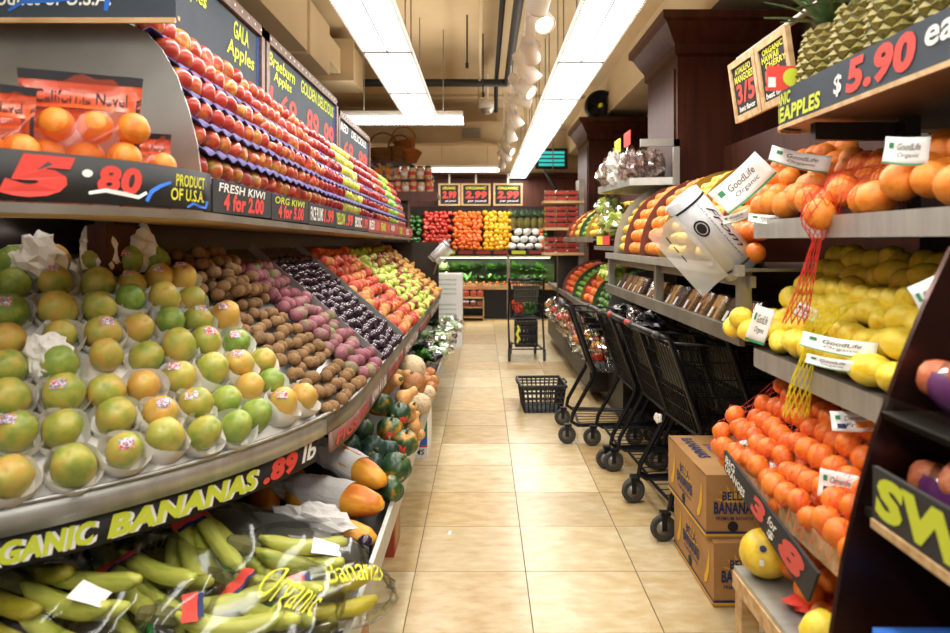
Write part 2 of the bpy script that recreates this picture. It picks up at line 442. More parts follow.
# fluorescent fixtures -------------------------------------------------------------
def make_fixture():
    t = bpy.data.objects.new('ceiling_light', None); col.objects.link(t)
    MB().box(-.13, .13, -.6, .6, .03, .09).build('housing', 'white_enamel', t)
    MB().box(-.148, .148, -.604, .604, .0, .03).build('diffuser', 'lamp_glow', t)
    m = MB()
    for k in range(33):
        y = -.59 + k * .0369
        for s in (-1, 1): m.box(s * .15 - .008, s * .15 + .008, y - .006, y + .006, -.012, .034)
    m.build('louvre_edge', 'white_enamel', t)['kind'] = 'stuff'
    MB().box(-.15, .15, -.612, -.604, -.01, .035).build('end_cap', 'steel_dull', t)
    MB().box(-.15, .15, .604, .612, -.01, .035).build('end_cap', 'steel_dull', t)
    MB().box(-.004, .004, -.6, .6, -.006, 0).build('centre_rib', 'sheet_metal', t)
    ld = bpy.data.lights.new('tube', 'AREA'); ld.shape = 'RECTANGLE'; ld.size = .28; ld.size_y = 1.18
    ld.energy = LAMP_W; ld.color = (1.0, .955, .88)
    lo = bpy.data.objects.new('tube_or_fill_light', ld); col.objects.link(lo); lo.parent = t; lo.location = (0, 0, -.02)
    lu = bpy.data.lights.new('ceiling_fill', 'AREA'); lu.shape = 'RECTANGLE'; lu.size = .2; lu.size_y = 1.1; lu.energy = FILL_U; lu.color = (1.0, .93, .82)  # added fill aimed at the ceiling; the closed housing emits none upward
    lo = bpy.data.objects.new('tube_or_fill_light', lu); col.objects.link(lo); lo.parent = t; lo.location = (0, 0, .1); lo.rotation_euler = (PI, 0, 0)
    for y in (-.4, .4): MB().tube([(0, y, .09), (0, y, .97)], .006, 5).build('suspension_rod', 'steel_dull', t)
    return t
fx = make_fixture()
LZ = 2.57
spots_l = [(-.605, 6.28 - 1.235 * k, 0, 'left') for k in range(7)]
spots_r = [(.655, 12.7 - 1.235 * k, 0, 'right') for k in range(12)]
first = True
for row, nm in ((spots_l, 'fluorescent ceiling light in the strip above the apples, %s from its far end'), (spots_r, 'fluorescent ceiling light in the strip beside the track spots, %s from its far end')):
    for k, (x, y, rz, _) in enumerate(row):
        o = fx if first else dup(fx)
        first = False
        o.location = (x, y, LZ)
        tag(o, nm % ORD[k], 'light', 'ceiling light strips')
for (x, y, z, lb) in ((-.8, 7.06, LZ, 'fluorescent ceiling light lying crosswise at the strip end'), (-.32, 12.3, 2.6, 'fluorescent ceiling light glowing above the far price boards'),
                      (-1.6, 12.3, 2.6, 'fluorescent ceiling light over the far green peppers'), (-2.9, 5.0, LZ, 'added fill light, an unseen ceiling fixture behind the apple boards')):  # the last one is added as fill and stays out of view
    o = dup(fx, (x, y, z), (0, 0, PI / 2)); tag(o, lb, 'light', 'ceiling light strips')

# track spotlights -----------------------------------------------------------------
tk = MB().box(.27, .31, 1.5, 12.2, 2.78, 2.82)
for y in (2.2, 4.7, 7.2, 9.7): tk.tube([(.29, y, 2.82), (.29, y, 3.5)], .007, 6)
tag(tk.build('track_rail', 'white_enamel'), 'white ceiling track rail carrying the spotlights', 'rail')
def make_spot():
    t = bpy.data.objects.new('track_spotlight', None); col.objects.link(t)
    MB().box(-.022, .022, -.07, .07, .0, .035).build('adapter', 'spot_white', t)
    MB().lathe([(.026, .0), (.03, -.03), (.03, -.13), (.022, -.15)], 12).build('stem', 'spot_white', t, True)
    hd = MB()
    prof = [(0, -.12), (.03, -.118), (.036, -.1), (.036, -.03), (.046, -.02), (.05, .05), (.058, .1), (.058, .112), (.05, .112), (.044, .08)]
    hd.lathe(prof, 16)
    for k in range(4): hd.lathe([(.036, -.1 + k * .018), (.044, -.098 + k * .018), (.044, -.092 + k * .018), (.036, -.09 + k * .018)], 14)
    h = hd.build('lamp_head', 'spot_white', t, True)
    MB().lathe([(0, .075), (.02, .07), (.046, .082)], 14).build('lens', 'spot_glow', h, True)
    y = MB()
    pts = [(.064 * math.cos(a), 0, -.064 * math.sin(a) * 1.0 ) for a in [PI + k * PI / 8 for k in range(9)]]
    y.tube(pts, .009, 6)
    y.build('yoke', 'spot_white', t)
    return t
sp = make_spot()
SP = [(3.3, 200, 60, 'nearest and largest, its bulb facing the camera'), (3.62, 20, 40, 'right behind the nearest spotlight'), (4.3, 170, 75, 'with a cream lens turned to the lamp strip'),
      (4.75, 120, 45, 'tilted steeply towards the lamp strip'), (5.3, 60, 50, 'half way down the near rail'), (5.85, 100, 80, 'turned level with the lamp strip'), (6.6, 120, 35, 'hanging low before the gap in the rail'),
      (7.5, 150, 30, 'before the glowing far spotlight'), (8.2, 200, 80, 'with a bright warm lens far down the rail'), (8.9, 60, 60, 'far down the rail above the green monitor'), (9.7, 140, 70, 'second from the far end of the rail'), (10.6, 180, 70, 'at the far end of the rail')]
for k, (y, az, tl, lb) in enumerate(SP):
    o = sp if k == 0 else dup(sp)
    o.location = (.29, y, 2.74)
    for ch in o.children:
        if ch.name.startswith('lamp_head'):
            ch.location = (0, 0, -.19); ch.rotation_euler = (math.radians(180 - tl), 0, math.radians(az))
        if ch.name.startswith('yoke'):
            ch.location = (0, 0, -.19); ch.rotation_euler = (0, 0, math.radians(az))
    tag(o, 'white track spotlight ' + lb, 'spotlight', 'track spotlights')

# dark wood columns ----------------------------------------------------------------
def column(y0, y1, label, x0=1.32):
    t = thing('wood_column', label, 'cabinet', (x0, y0, 0))
    D = y1 - y0; W = 2.13 - x0
    MB().box(0, W, 0, D, 0, 2.68).build('body', 'dark_wood', t)
    m = MB()
    P = [(0, 2.62), (.025, 2.64), (.025, 2.7), (.05, 2.74), (.1, 2.83), (.13, 2.85), (.13, 2.9)]
    vs = []; fs = []
    for o, z in P: vs += [(-o, -o, z), (W, -o, z), (W, D + o, z), (-o, D + o, z)]
    for i in range(len(P) - 1):
        for j in range(4): fs.append((4 * i + j, 4 * i + (j + 1) % 4, 4 * i + 4 + (j + 1) % 4, 4 * i + 4 + j))
    k = 4 * (len(P) - 1); fs.append((k, k + 1, k + 2, k + 3)); fs.append((3, 2, 1, 0))
    MB().add(vs, fs).build('crown_moulding', 'dark_wood', t)
    pn = MB().box(-.012, 0, .05, D - .05, 1.3, 2.55)
    pn.build('side_panel', 'dark_wood', t)
    MB().box(.06, W - .06, -.012, 0, 1.3, 2.55).build('front_panel', 'dark_wood', t)
    return t
column(4.75, 5.6, 'tall dark wood column with crown moulding behind the citrus bins')
column(8.75, 9.7, 'dark wood column with crown moulding under the black fan')

fn = thing('wall_fan', 'round black fan standing on the far wood column', 'fan', (1.5, 9.0, 2.9))
m = MB()
for k in range(9):
    r_ = .03 + k * .02
    m.tube([(r_ * math.cos(a), -.07 - .02 * (1 - r_ / .19), .2 + r_ * math.sin(a)) for a in [2 * PI * q / 28 for q in range(28)]], .004, 5, True)
m.build('cage', 'black_plastic', fn)
m = MB().lathe([(.17, -.05), (.195, -.05), (.195, .09), (.17, .09), (.17, -.05)], 32, Matrix.Translation((0, 0, .2)) @ Matrix.Rotation(PI / 2, 4, 'X'))
m.build('shroud', 'black_plastic', fn, True)
for k in range(5):
    Mx = Matrix.Translation((0, 0, .2)) @ Matrix.Rotation(2 * PI * k / 5, 4, 'Y') @ Matrix.Rotation(.5, 4, 'X')
    MB().box(.03, .16, -.003, .003, -.04, .05, Mx).build('blade', 'dark_metal', fn)
MB().lathe([(0, .1), (.03, .09), (.035, 0), (.03, -.06)], 12, Matrix.Translation((0, 0, .2)) @ Matrix.Rotation(PI / 2, 4, 'X')).build('hub', 'ink_yellow', fn, True)
MB().box(-.1, .1, -.08, .08, 0, .02).box(-.02, .02, -.02, .02, .02, .05).build('base', 'black_plastic', fn)

mo = thing('wall_monitor', 'black framed monitor with teal glowing stripes high on the far wall', 'monitor', (1.28, 13.1, 2.72))
MB().box(-.3, .3, -.03, .03, 0, .38).box(-.05, .05, .03, .35, .12, .2).build('monitor_case', 'black_plastic', mo)
mat('screen_teal', '2aa7a0', .4, emit=1.2)
for k in range(4): MB().box(-.24, .24, -.034, -.03, .05 + k * .075, .1 + k * .075).build('screen_stripe', 'screen_teal', mo)
mr = thing('convex_mirror', 'small tilted oval mirror panel hanging by the berry packs', 'mirror', (1.1, 11.0, 2.0))
Mx = Matrix.Translation((0, 0, .25)) @ Matrix.Rotation(-.55, 4, 'Y') @ Matrix.Scale(.12, 4, (1, 0, 0))
m = MB().lathe([(0, -.02), (.28, -.02), (.3, 0), (.28, .02), (0, .02)], 24, Mx @ Matrix.Rotation(PI / 2, 4, 'X'))
m.build('mirror_face', 'dark_metal', mr, True)
MB().tube([(0, 0, .5), (0, 0, 1.5)], .01, 6).build('hanger', 'steel_dull', mr)
# ------------------------------------------------------------------ fruit meshes
def prof_ball(r, rows=8, zs=1.0, top=0, tw=.5, bot=0, bw=.4, taper=0, point=0):
    P = []
    for i in range(rows + 1):
        t = PI * i / rows                                   # 0 = bottom
        z = -math.cos(t); q = math.sin(t)
        q *= 1 + taper * z
        zz = z * zs
        a = PI - t
        zz -= top * math.exp(-(a / tw) ** 2)
        zz += bot * math.exp(-(t / bw) ** 2)
        if point: zz += point * math.exp(-(a / .35) ** 2); zz -= point * .5 * math.exp(-(t / .3) ** 2)
        P.append((0 if i in (0, rows) else q * r, zz * r))
    return P
def fmesh(name, m, prof, n=12, lobes=0, amp=0):
    return MB().lathe(prof, n, lobes=lobes, amp=amp).mesh(name, m, True)
def prof(pts, s):
    return [(r_ * s, z * s) for r_, z in pts]
ME = {}
ME['apple'] = fmesh('apple', 'apple_gala', prof_ball(.05, 10, .88, .3, .5, .18, .4, .1), 14)
ME['orange'] = fmesh('orange', 'orange', prof_ball(.041, 10, .97, .06, .25, .03, .3), 16)
ME['tangerine'] = fmesh('tangerine', 'tangerine', prof_ball(.033, 8, .86, -.1, .35, .06, .3), 14)
ME['lemon'] = fmesh('lemon', 'lemon', prof_ball(.031, 10, 1.22, point=.28), 14)
ME['lime'] = fmesh('lime', 'lime', prof_ball(.026, 8, 1.1, point=.12), 10)
ME['kiwi'] = fmesh('kiwi', 'kiwi', prof_ball(.0245, 8, 1.22, .12, .3, .08, .3), 10)
ME['plum'] = fmesh('plum', 'plum', prof_ball(.0265, 8, .98, .12, .4), 12)
ME['peach'] = fmesh('peach', 'peach', prof_ball(.038, 8, .95, .22, .4), 12)
ME['prickly'] = fmesh('prickly_pear', 'prickly', prof_ball(.031, 8, 1.35, .2, .6, taper=.1), 10)
ME['pear'] = fmesh('pear', 'pear_green', prof([(0, -.9), (.5, -.85), (.9, -.5), (1, -.1), (.88, .35), (.62, .8), (.46, 1.15), (.36, 1.4), (.2, 1.52), (0, 1.5)], .034), 11)
ME['onion'] = fmesh('onion', 'onion', prof_ball(.034, 8, .85, -.2, .25), 10)
ME['papaya'] = fmesh('papaya', 'papaya', prof([(0, -1.12), (.3, -1.1), (.62, -.94), (.88, -.6), (1, -.1), (.97, .35), (.82, .8), (.56, 1.15), (.28, 1.3), (.1, 1.27), (0, 1.24)], .05), 15, 5, .03)
ME['pepper'] = fmesh('bell_pepper', 'pepper_red', prof([(0, -.8), (.4, -.95), (.8, -.7), (.92, -.2), (1, .35), (.85, .75), (.4, .8), (.15, .6), (.1, 1.0), (0, 1.02)], .042), 12, 4, .08)
ME['tomato'] = fmesh('tomato', 'tomato', prof_ball(.034, 8, .85, .15, .35), 11)
ME['cauli'] = fmesh('cauliflower', 'cauliflower', prof([(0, -.6), (.6, -.5), (1, 0), (.95, .4), (.6, .75), (0, .9)], .085), 11, 5, .06)

def put(name, key, pos, rot, sc, label, cat, group, m=None):
    o = obj(name, ME[key] if isinstance(key, str) else key, None, pos, rot)
    if m: 
        o.material_slots[0].link = 'OBJECT'; o.material_slots[0].material = MATS[m]
    if sc != 1: o.scale = (sc, sc, sc) if not isinstance(sc, tuple) else sc
    return tag(o, label, cat, group)
def rr(a=PI): return (R.uniform(-a, a), R.uniform(-a, a), R.uniform(-PI, PI))
def at(px, py, Y): return Vector(((px - 483) * Y / 700, Y, H - (py - 241) * Y / 700))

# ------------------------------------------------------------------ long produce stand on the apples' side
SX0, SY0, SR = -.49, 2.7, 1.5
def path(s, r_, X0=SX0, Y0=SY0, RR=SR):
    if s >= Y0: return X0 - r_, s, 0.0
    a = (Y0 - s) / RR
    return X0 - RR + (RR - r_) * math.cos(a), Y0 - (RR - r_) * math.sin(a), a
SLOPE = .85; TH = math.atan(SLOPE)
def bed(s, r_, h=0):
    x, y, a = path(s, r_)
    n = Vector((math.cos(a) * math.sin(TH), -math.sin(a) * math.sin(TH), math.cos(TH)))
    return Vector((x, y, .765 + SLOPE * r_)) + n * h, a
SEND = 7.9
st = thing('produce_stand', 'long steel produce stand with sloping fruit bed and curved near end', 'stand', (0, 0, 0))
def ss(f, s0, s1, name, m, nu=40, nv=1, t=.004, smooth=True):
    return MB().sheet(lambda u, v: f(s0 + (s1 - s0) * u, v), nu, nv, t).build(name, m, st, smooth)
ss(lambda s, v: bed(s, .66 * v, -.001)[0], SEND, .75, 'bed_sheet', 'sheet_metal', 60, 6, .006)
def band(z0, z1, off, X0=SX0, Y0=SY0, RR=SR):
    def f(s, v):
        x, y, a = path(s, -off, X0, Y0, RR); return Vector((x, y, z0 + (z1 - z0) * v))
    return f
ss(band(.725, .795, .012), .75, 2.34, 'front_band', 'steel', 40)
ss(band(.725, .795, .012), 2.345, SEND, 'front_rail', 'steel_dull', 50)
ss(band(.79, .797, .02), .75, SEND, 'rail_lip', 'steel', 70, 1, .012)
# body of the stand behind the troughs
ss(lambda s, v: (Vector(path(s, .2)[:2] + (.72 - .72 * v,))), SEND, 3.3, 'kick_panel', 'dark_metal', 30, 1, .02)
ss(lambda s, v: (Vector(path(s, .5)[:2] + (.72 - .72 * v,))), 3.3, .6, 'kick_panel', 'dark_metal', 30, 1, .02)
ss(lambda s, v: (Vector(path(s, .0 + .5 * v)[:2] + (.724,))), .75, SEND, 'bed_underside', 'dark_metal', 50, 1, .01)
MB().box(-1.22, -1.16, 2.2, SEND, 0, 2.08).build('back_panel', 'dark_metal', st)
ss(lambda s, v: (Vector(path(s, .67)[:2] + (1.3 + .14 * v,))), .75, 2.4, 'bed_back', 'dark_metal', 20, 1, .01)
MB().box(-1.15, -.5, SEND, SEND + .03, .0, 1.36).build('end_panel', 'dark_metal', st)
for s_ in (1.15, 1.95): 
    bx, by, ba = path(s_, .56); MB().box(-.03, .03, -.12, .1, 1.26, 1.42, Matrix.Translation((bx, by, 0)) @ Matrix.Rotation(-ba + .4, 4, 'Z')).build('bracket', 'dark_wood', st)
def liner(u, v):
    s_ = 2.3 - 1.5 * u; p_, a_ = bed(s_, .01 + .63 * v, .012 + .012 * noise.noise(Vector((u * 30, v * 16, 3))) + .03 * max(0, noise.noise(Vector((u * 14, v * 8, 1)))))
    return p_
MB().sheet(liner, 90, 44).build('paper_liner', 'paper', st, True)
for s in (3.3, 4.13):
    MB().sheet(lambda u, v: bed(s + (v - .5) * .004, .02 + .62 * u, .03)[0], 6, 1, .034).build('bed_divider', 'sheet_metal', st)

# price rail tags under the straight bed edge
def strip_sign(s0, s1, zc0, zc1, off, m, label, group, X0=SX0, Y0=SY0, RR=SR, t=.006):
    x, y, a = path((s0 + s1) / 2, -off, X0, Y0, RR)
    o = thing('price_sign', label, 'sign', (0, 0, 0), 0, group)
    n = max(1, int((s1 - s0) / .08))
    MB().sheet(lambda u, v: band(zc0, zc1, off, X0, Y0, RR)(s0 + (s1 - s0) * u, v), n, 1, t).build('board', m, o, True)
    def fn(u0, v0, u1, v1):
        return lambda u, v: band(zc0, zc1, off + .002, X0, Y0, RR)(s0 + (s1 - s0) * (u0 + (u1 - u0) * u), v0 + (v1 - v0) * v)
    return o, fn
o, f = strip_sign(1.15, 2.3, .648, .722, .0, 'chalk_dark', 'black chalk sign reading ORGANIC BANANAS under the papayas', None)
for dx, dz, m in ((.008, -.04, 'ink_white'), (0, 0, 'ink_lime')):
    g = (lambda ff: (lambda u, v: ff(u, v)))
    ff = f(.10 + dx, .16 + dz, .34 + dx, .88 + dz); k_ = .0012 if m == 'ink_lime' else 0
    letter('lettering', 'ORGANIC', (lambda u, v, ff=ff, k_=k_: ff(u, v) + Vector((.7, -.7, 0)) * k_), m, o, .05, .2)
    ff = f(.362 + dx, .14 + dz, .735 + dx, .9 + dz)
    letter('lettering', 'BANANAS', (lambda u, v, ff=ff, k_=k_: ff(u, v) + Vector((.7, -.7, 0)) * k_), m, o, .05, .2)
letter('lettering', '.89', f(.755, .1, .893, .95), 'ink_red', o, .06, .15)
letter('lettering', 'lb', f(.912, .25, .985, .95), 'ink_white', o, .03, .2)
RT = [(2.36, 2.95, 'long faded red price card under the kiwis'), (2.97, 3.5, 'faded red price card under the plums'), (3.52, 4.2, 'faded red price card under the plum rows'),
      (4.25, 5.2, 'faded red price card under the peaches'), (5.3, 6.3, 'faded red price card under the green pears'), (6.4, 7.6, 'faded red price card under the brown pears')]
mat('faded_board', '8f5f55', .7, c2=['7a5a52', 'b09084'], scale=9)
for k, (a_, b_, lb) in enumerate(RT):
    o, f = strip_sign(a_, b_, .655, .722, .012, 'faded_board', lb, 'price cards on the stand rail')
    letter('lettering', ('FIGS2.99', 'KIWI 4 1.00', 'PLUMS 1.99', 'PEACH 1.89', 'PEARS 1.99', 'BOSC 1.79')[k], f(.08, .2, .9, .85), 'ink_white' if k % 2 else 'ink_palered', o, .02)

# papayas ---------------------------------------------------------------------------
def paper_cup(seed, r_=.061):
    rn = random.Random(seed)
    ph = [rn.uniform(0, 6.28) for _ in range(4)]
    tilt = rn.uniform(.1, .3); ta = rn.uniform(0, 6.28)
    def f(u, v):
        a = 2 * PI * u
        wv = .10 * math.sin(3 * a + ph[0]) + .08 * math.sin(5 * a + ph[1]) + .05 * math.sin(9 * a + ph[2])
        top = .14 + wv * .45 + tilt * .5 * math.cos(a - ta)
        z = -1.1 + (1.1 + top) * v
        q = math.sqrt(max(.05, 1 - min(1, max(0, -z / 1.15)) ** 2)) * 1.02 + .1 * v * (1 + wv * 1.5) + .02 * math.sin(14 * a + 7 * v + ph[3])
        return Vector((q * r_ * .93 * math.cos(a), q * r_ * .93 * math.sin(a), z * r_))
    m = MB().sheet(f, 24, 5)
    return m.mesh('paper_wrap', 'paper', True)
cups = [paper_cup(k) for k in range(4)]
stk = MB().sheet(lambda u, v: Vector(((u - .5) * .034, (v - .5) * .026, .0508 - ((u - .5) ** 2 + (v - .5) ** 2) * .012)), 4, 4).mesh('sticker', 'sticker_red', True)
rows_w = ['front row along the steel edge', 'second row up from the steel edge', 'third row up the bed', 'fourth row up the bed', 'fifth row up the bed', 'sixth row up the bed', 'seventh row up the bed', 'top row under the shelf']
cnt = 0
for i in range(8):
    r_ = .055 + i * .077
    ds = .104 * SR / (SR - r_)
    s = 2.25 - (ds / 2 if i % 2 else 0) - R.uniform(0, .02)
    k = 0
    while s > .8 and k < 20:
        p, a = bed(s + R.uniform(-.014, .014), r_ + R.uniform(-.012, .012), .05 + R.uniform(-.006, .014))
        green = R.random() < (.45 if i > 5 else .22)
        lb = ('green' if green else 'yellow-green') + ' papaya %s, %s from the kiwis' % (rows_w[i], ORD[k])
        t = thing('papaya', lb, 'papaya', p, 0, 'papayas on the sloping bed')
        # axis leans towards the camera side
        nrm = Vector((math.cos(a) * math.sin(TH), -math.sin(a) * math.sin(TH), math.cos(TH)))
        lean = Vector((.1, -1, .05)) * R.uniform(.2, .9) + Vector((R.uniform(-.6, .6), R.uniform(-.3, .3), 0)) * .6 + nrm * .8
        q = lean.normalized().to_track_quat('Z', 'Y')
        fr = obj('fruit_body', ME['papaya'], t, (0, 0, 0), q.to_euler(), m='papaya_green' if green else None)
        sc = R.uniform(.84, .99); fr.scale = (sc, sc, sc * R.uniform(.9, 1.1))
        if R.random() < .8 and i < 7:
            qc = (nrm + Vector((R.uniform(-.25, .25), R.uniform(-.25, .25), 0))).normalized().to_track_quat('Z', 'Y')
            obj('paper_wrap', cups[cnt % 4], t, (0, 0, -.004), qc.to_euler())
        if R.random() < .45:
            d = (nrm * .6 + Vector((R.uniform(-.3, .5), -.7, .35 + R.uniform(-.2, .3)))).normalized()
            axd = lean.normalized(); cc = d.dot(axd); ra = .05 * sc; rb = .05 * sc * 1.2 * fr.scale[2] / sc
            rad_ = 1 / math.sqrt((1 - cc * cc) / ra ** 2 + cc * cc / rb ** 2) + .0085
            obj('sticker', stk, t, d * (rad_ - .0508), d.to_track_quat('Z', 'Y').to_euler())
        s -= ds; k += 1; cnt += 1
# crumpled tissue heaped at the top of the papayas
def crumple(name, pos, size, m, label, cat, seed, rot=(0, 0, 0), flat=1.0, parent=None):
    rn = Vector((seed * 3.1, seed * 1.7, 0))
    def f(u, v):
        a = 2 * PI * u; t = PI * v
        d = Vector((math.cos(a) * math.sin(t), math.sin(a) * math.sin(t), math.cos(t)))
        k = 1 + .55 * noise.noise(d * 2.1 + rn) + .25 * noise.noise(d * 5.3 + rn)
        return Vector((d.x * size[0] * k, d.y * size[1] * k, d.z * size[2] * k * flat))
    mb = MB().sheet(f, 20, 12)
    o = mb.build(name, m, parent, False, pos, rot)
    if label: tag(o, label, cat)
    return o
for k, (s, r_, sz, lb) in enumerate(((1.55, .58, .07, 'crumpled white tissue behind the leftmost papayas'), (2.05, .62, .065, 'crumpled white tissue peaking beside the kiwis'), (1.85, .6, .06, 'crumpled white tissue lump above the green papayas'), (1.5, .3, .05, 'torn white tissue wad between the middle papaya rows'))):
    p, a = bed(s, r_, .07); crumple('tissue_paper', p, (sz, sz, sz * 1.1), 'paper', lb, 'paper', k + 1)

# smaller fruit on the straight bed --------------------------------------------------
def fill(key, name, s0, s1, r0, r1, dia, label, frm, cat, group, m=None, sc=1.0, rot=None, drop=0, dz=0, axis=None, hmul=.5):
    n = 0
    dr = dia / math.sqrt(1 + SLOPE ** 2)
    rows = int((r1 - r0) / dr)
    for i in range(rows):
        r_ = r0 + dr * (i + .5)
        step = dia
        c = (SR - r_) / SR if s0 < SY0 else 1
        step = dia / c
        s = s0 + step * (.5 if i % 2 else .98); jj = 0
        while s < s1 - step * .4:
            p, a = bed(s + R.uniform(-.16, .16) * dia, r_ + R.uniform(-.17, .17) * dia, dia * hmul + dz + R.uniform(-.1, .26) * dia)
            q = rot() if rot else rr()
            mm = m
            if isinstance(m, (list, tuple)): mm = R.choice(m)
            ss_ = sc * R.uniform(.88, 1.02)
            put(name, key, p, q, ss_, '%s, %s row up, %s from the %s' % (label, ORD[i], ORD[jj] if jj < 20 else 'last', frm), cat, group, mm); n += 1
            s += step; jj += 1
    return n
up = lambda: (PI / 2 + R.uniform(-.4, .4), R.uniform(-.3, .3), R.uniform(.2, 1.6))
fill('kiwi', 'kiwi', 2.31, 2.84, .004, .64, .055, 'brown fuzzy kiwi on the bed', 'papayas', 'kiwi', 'kiwis on the sloping bed', rot=up)
fill('kiwi', 'kiwi', 2.36, 2.8, .4, .62, .056, 'brown fuzzy kiwi in the shaded upper heap', 'papayas', 'kiwi', 'kiwis heaped under the shelf', dz=.045, rot=up)
fill('prickly', 'prickly_pear', 2.84, 3.29, .004, .6, .062, 'pinkish prickly pear', 'kiwis', 'prickly pear', 'prickly pears on the sloping bed', rot=up)
fill('plum', 'plum', 3.31, 4.12, .004, .62, .054, 'glossy dark plum', 'prickly pears', 'plum', 'plums on the sloping bed')
fill('peach', 'peach', 4.14, 5.25, .004, .62, .078, 'red and yellow peach', 'plums', 'peach', 'peaches on the sloping bed', m=['peach', 'peach', 'nectarine'])
fill('pear', 'pear', 5.25, 6.3, .004, .62, .076, 'pale green or reddish pear', 'peaches', 'pear', 'pears on the sloping bed', m=['pear_green'] * 4 + ['pear_red'])
fill('pear', 'pear', 6.3, 7.0, .004, .62, .076, 'red or green pear in the far mix', 'pale pears', 'pear', 'mixed pears on the far bed', m=['pear_green', 'pear_red'])
fill('pear', 'pear', 7.0, 7.88, .004, .62, .08, 'golden brown pear at the stand end', 'mixed pears', 'pear', 'golden pears on the far bed', m='pear_bosc')
# ------------------------------------------------------------------ apple shelf above the bed
UX0, UY0, UR = -.80, 2.03, .85
def zt(y): return .05 * max(0, (y - 2.0)) / 6.0          # the shelf sags slightly towards its far end
t = thing('apple_shelf', 'long shelf with steep stepped backing for the apples', 'shelf')
def ledge(s, v):
    x, y, a = path(s, .0 + .36 * v, UX0, UY0, UR); return Vector((x, y, 1.452 - zt(y)))
MB().sheet(lambda u, v: ledge(1.0 + (SEND - 1.0) * u, v), 70, 1, .02).build('shelf_board', 'light_wood', t)
def lip(s, v):
    x, y, a = path(s, -.012, UX0, UY0, UR); return Vector((x, y, 1.43 - zt(y) + .022 * v))
MB().sheet(lambda u, v: lip(1.0 + (SEND - 1.0) * u, v), 70, 1, .012).build('shelf_lip', 'steel_dull', t)
MB().add([(-1.0, 2.1, 1.46), (-1.0, SEND, 1.41), (-1.1, SEND, 2.0), (-1.1, 2.1, 2.05), (-1.16, 2.1, 1.46), (-1.16, SEND, 1.41), (-1.16, SEND, 2.0), (-1.16, 2.1, 2.05)],
         [(0, 1, 2, 3), (4, 7, 6, 5), (3, 2, 6, 7), (0, 3, 7, 4), (1, 5, 6, 2), (0, 4, 5, 1)]).build('backing', 'dark_metal', t)

VAR = [(2.1, 'gala apple streaked red and yellow', 'apple_gala'), (3.42, 'red blushed apple', 'apple_gala'), (3.9, 'bright red apple', 'apple_red'), (4.42, 'golden yellow apple', 'apple_golden'), (5.05, 'dark red apple', 'apple_red'),
       (5.9, 'small red streaked apple', 'apple_gala'), (6.5, 'bright green apple', 'apple_green'), (7.1, 'pink and red apple', 'apple_gala')]
tierw = ['on the lowest tray', 'on the second tray up', 'on the third tray up', 'on the fourth tray up', 'on the fifth tray up', 'on the top tray']
wh = ['at the near end', 'before the bright reds', 'beside the golden apples', 'in the yellow band', 'beyond the golden apples', 'before the green apples', 'in the green band', 'at the far end']
NA = 4; TL = .099 * NA
g0 = 2.1; gi = 0; far_ap = {}
def tray_mesh(seed):
    rn = random.Random(seed)
    def f(u, v):
        y = u * (TL - .004); x = .012 - .125 * v
        wv = math.sin(PI * u * NA) ** 2
        return Vector((x if v > .01 else x + .006, y, .01 * (1 - wv) * (1 - v * .5) + (.012 if v < .3 else 0) - (.022 + .004 * wv if v < .01 else 0)))
    return MB().sheet(f, 25, 5, .004).mesh('apple_tray', 'tray_purple', True)
tme = tray_mesh(1)
gname = ['nearest stack', 'second stack', 'third stack', 'fourth stack', 'fifth stack', 'sixth stack', 'seventh stack', 'eighth stack', 'ninth stack', 'tenth stack', 'eleventh stack', 'twelfth stack', 'thirteenth stack', 'fourteenth stack']
while g0 + TL < SEND + .05:
    nt_ = 6
    off = (0, .0, -.012, -.02, -.03)[min(gi, 4)]
    for k in range(nt_):
        z = 1.562 + .087 * k - zt(g0) + off * (k / 5)
        x = -.85 - .0048 * k * k - .004 * k
        if k == 0: z = 1.556 - zt(g0)
        o = obj('apple_tray', tme, None, (x + .005, g0, z - .002))
        tag(o, 'purple moulded tray %s, %s of apples from the bags' % (tierw[k].replace('on the ', '').replace(' tray', ' tier'), gname[gi]), 'tray', 'purple apple trays')
        for j in range(NA):
            y = g0 + .0495 + j * .099
            yv = y + (k - 2.5) * -.05
            vi = max([q for q in range(len(VAR)) if VAR[q][0] <= yv] or [0])
            nm, lb, mt = VAR[vi][0], VAR[vi][1], VAR[vi][2]
            if R.random() < .015: continue
            if gi > 11:
                far_ap.setdefault(mt, []).append(((x - .034, y, z + .043), R.uniform(0, 6))); continue
            rot = (R.uniform(.2, .9) if R.random() < .5 else R.uniform(1.3, 2.2), R.uniform(-.4, .6), R.uniform(0, 2 * PI))
            put('apple', 'apple', (x - .034, y, z + .043), rot, R.uniform(.86, .93), lb + ' %s, %s of the %s' % (tierw[k], ORD[j], gname[gi]), 'apple', 'apples on the stepped shelf', mt)
    g0 += TL + .002; gi += 1

for mt, L_ in far_ap.items():
    m = MB(); src = ME['apple']
    V_ = [v.co.copy() for v in src.vertices]; F_ = [tuple(q.vertices) for q in src.polygons]
    for pos, a_ in L_: m.add(V_, F_, Matrix.Translation(pos) @ Matrix.Scale(.9, 4) @ Euler((a_, .4, a_ * 2)).to_matrix().to_4x4())
    nm = {'apple_green': 'bright green apples', 'apple_gala': 'streaked red apples', 'apple_red': 'dark red apples'}.get(mt, 'apples')
    tag(m.build('far_apples', mt, smooth=True), 'small distant ' + nm + ' filling the far trays', 'apple', 'apples on the stepped shelf', 'stuff')
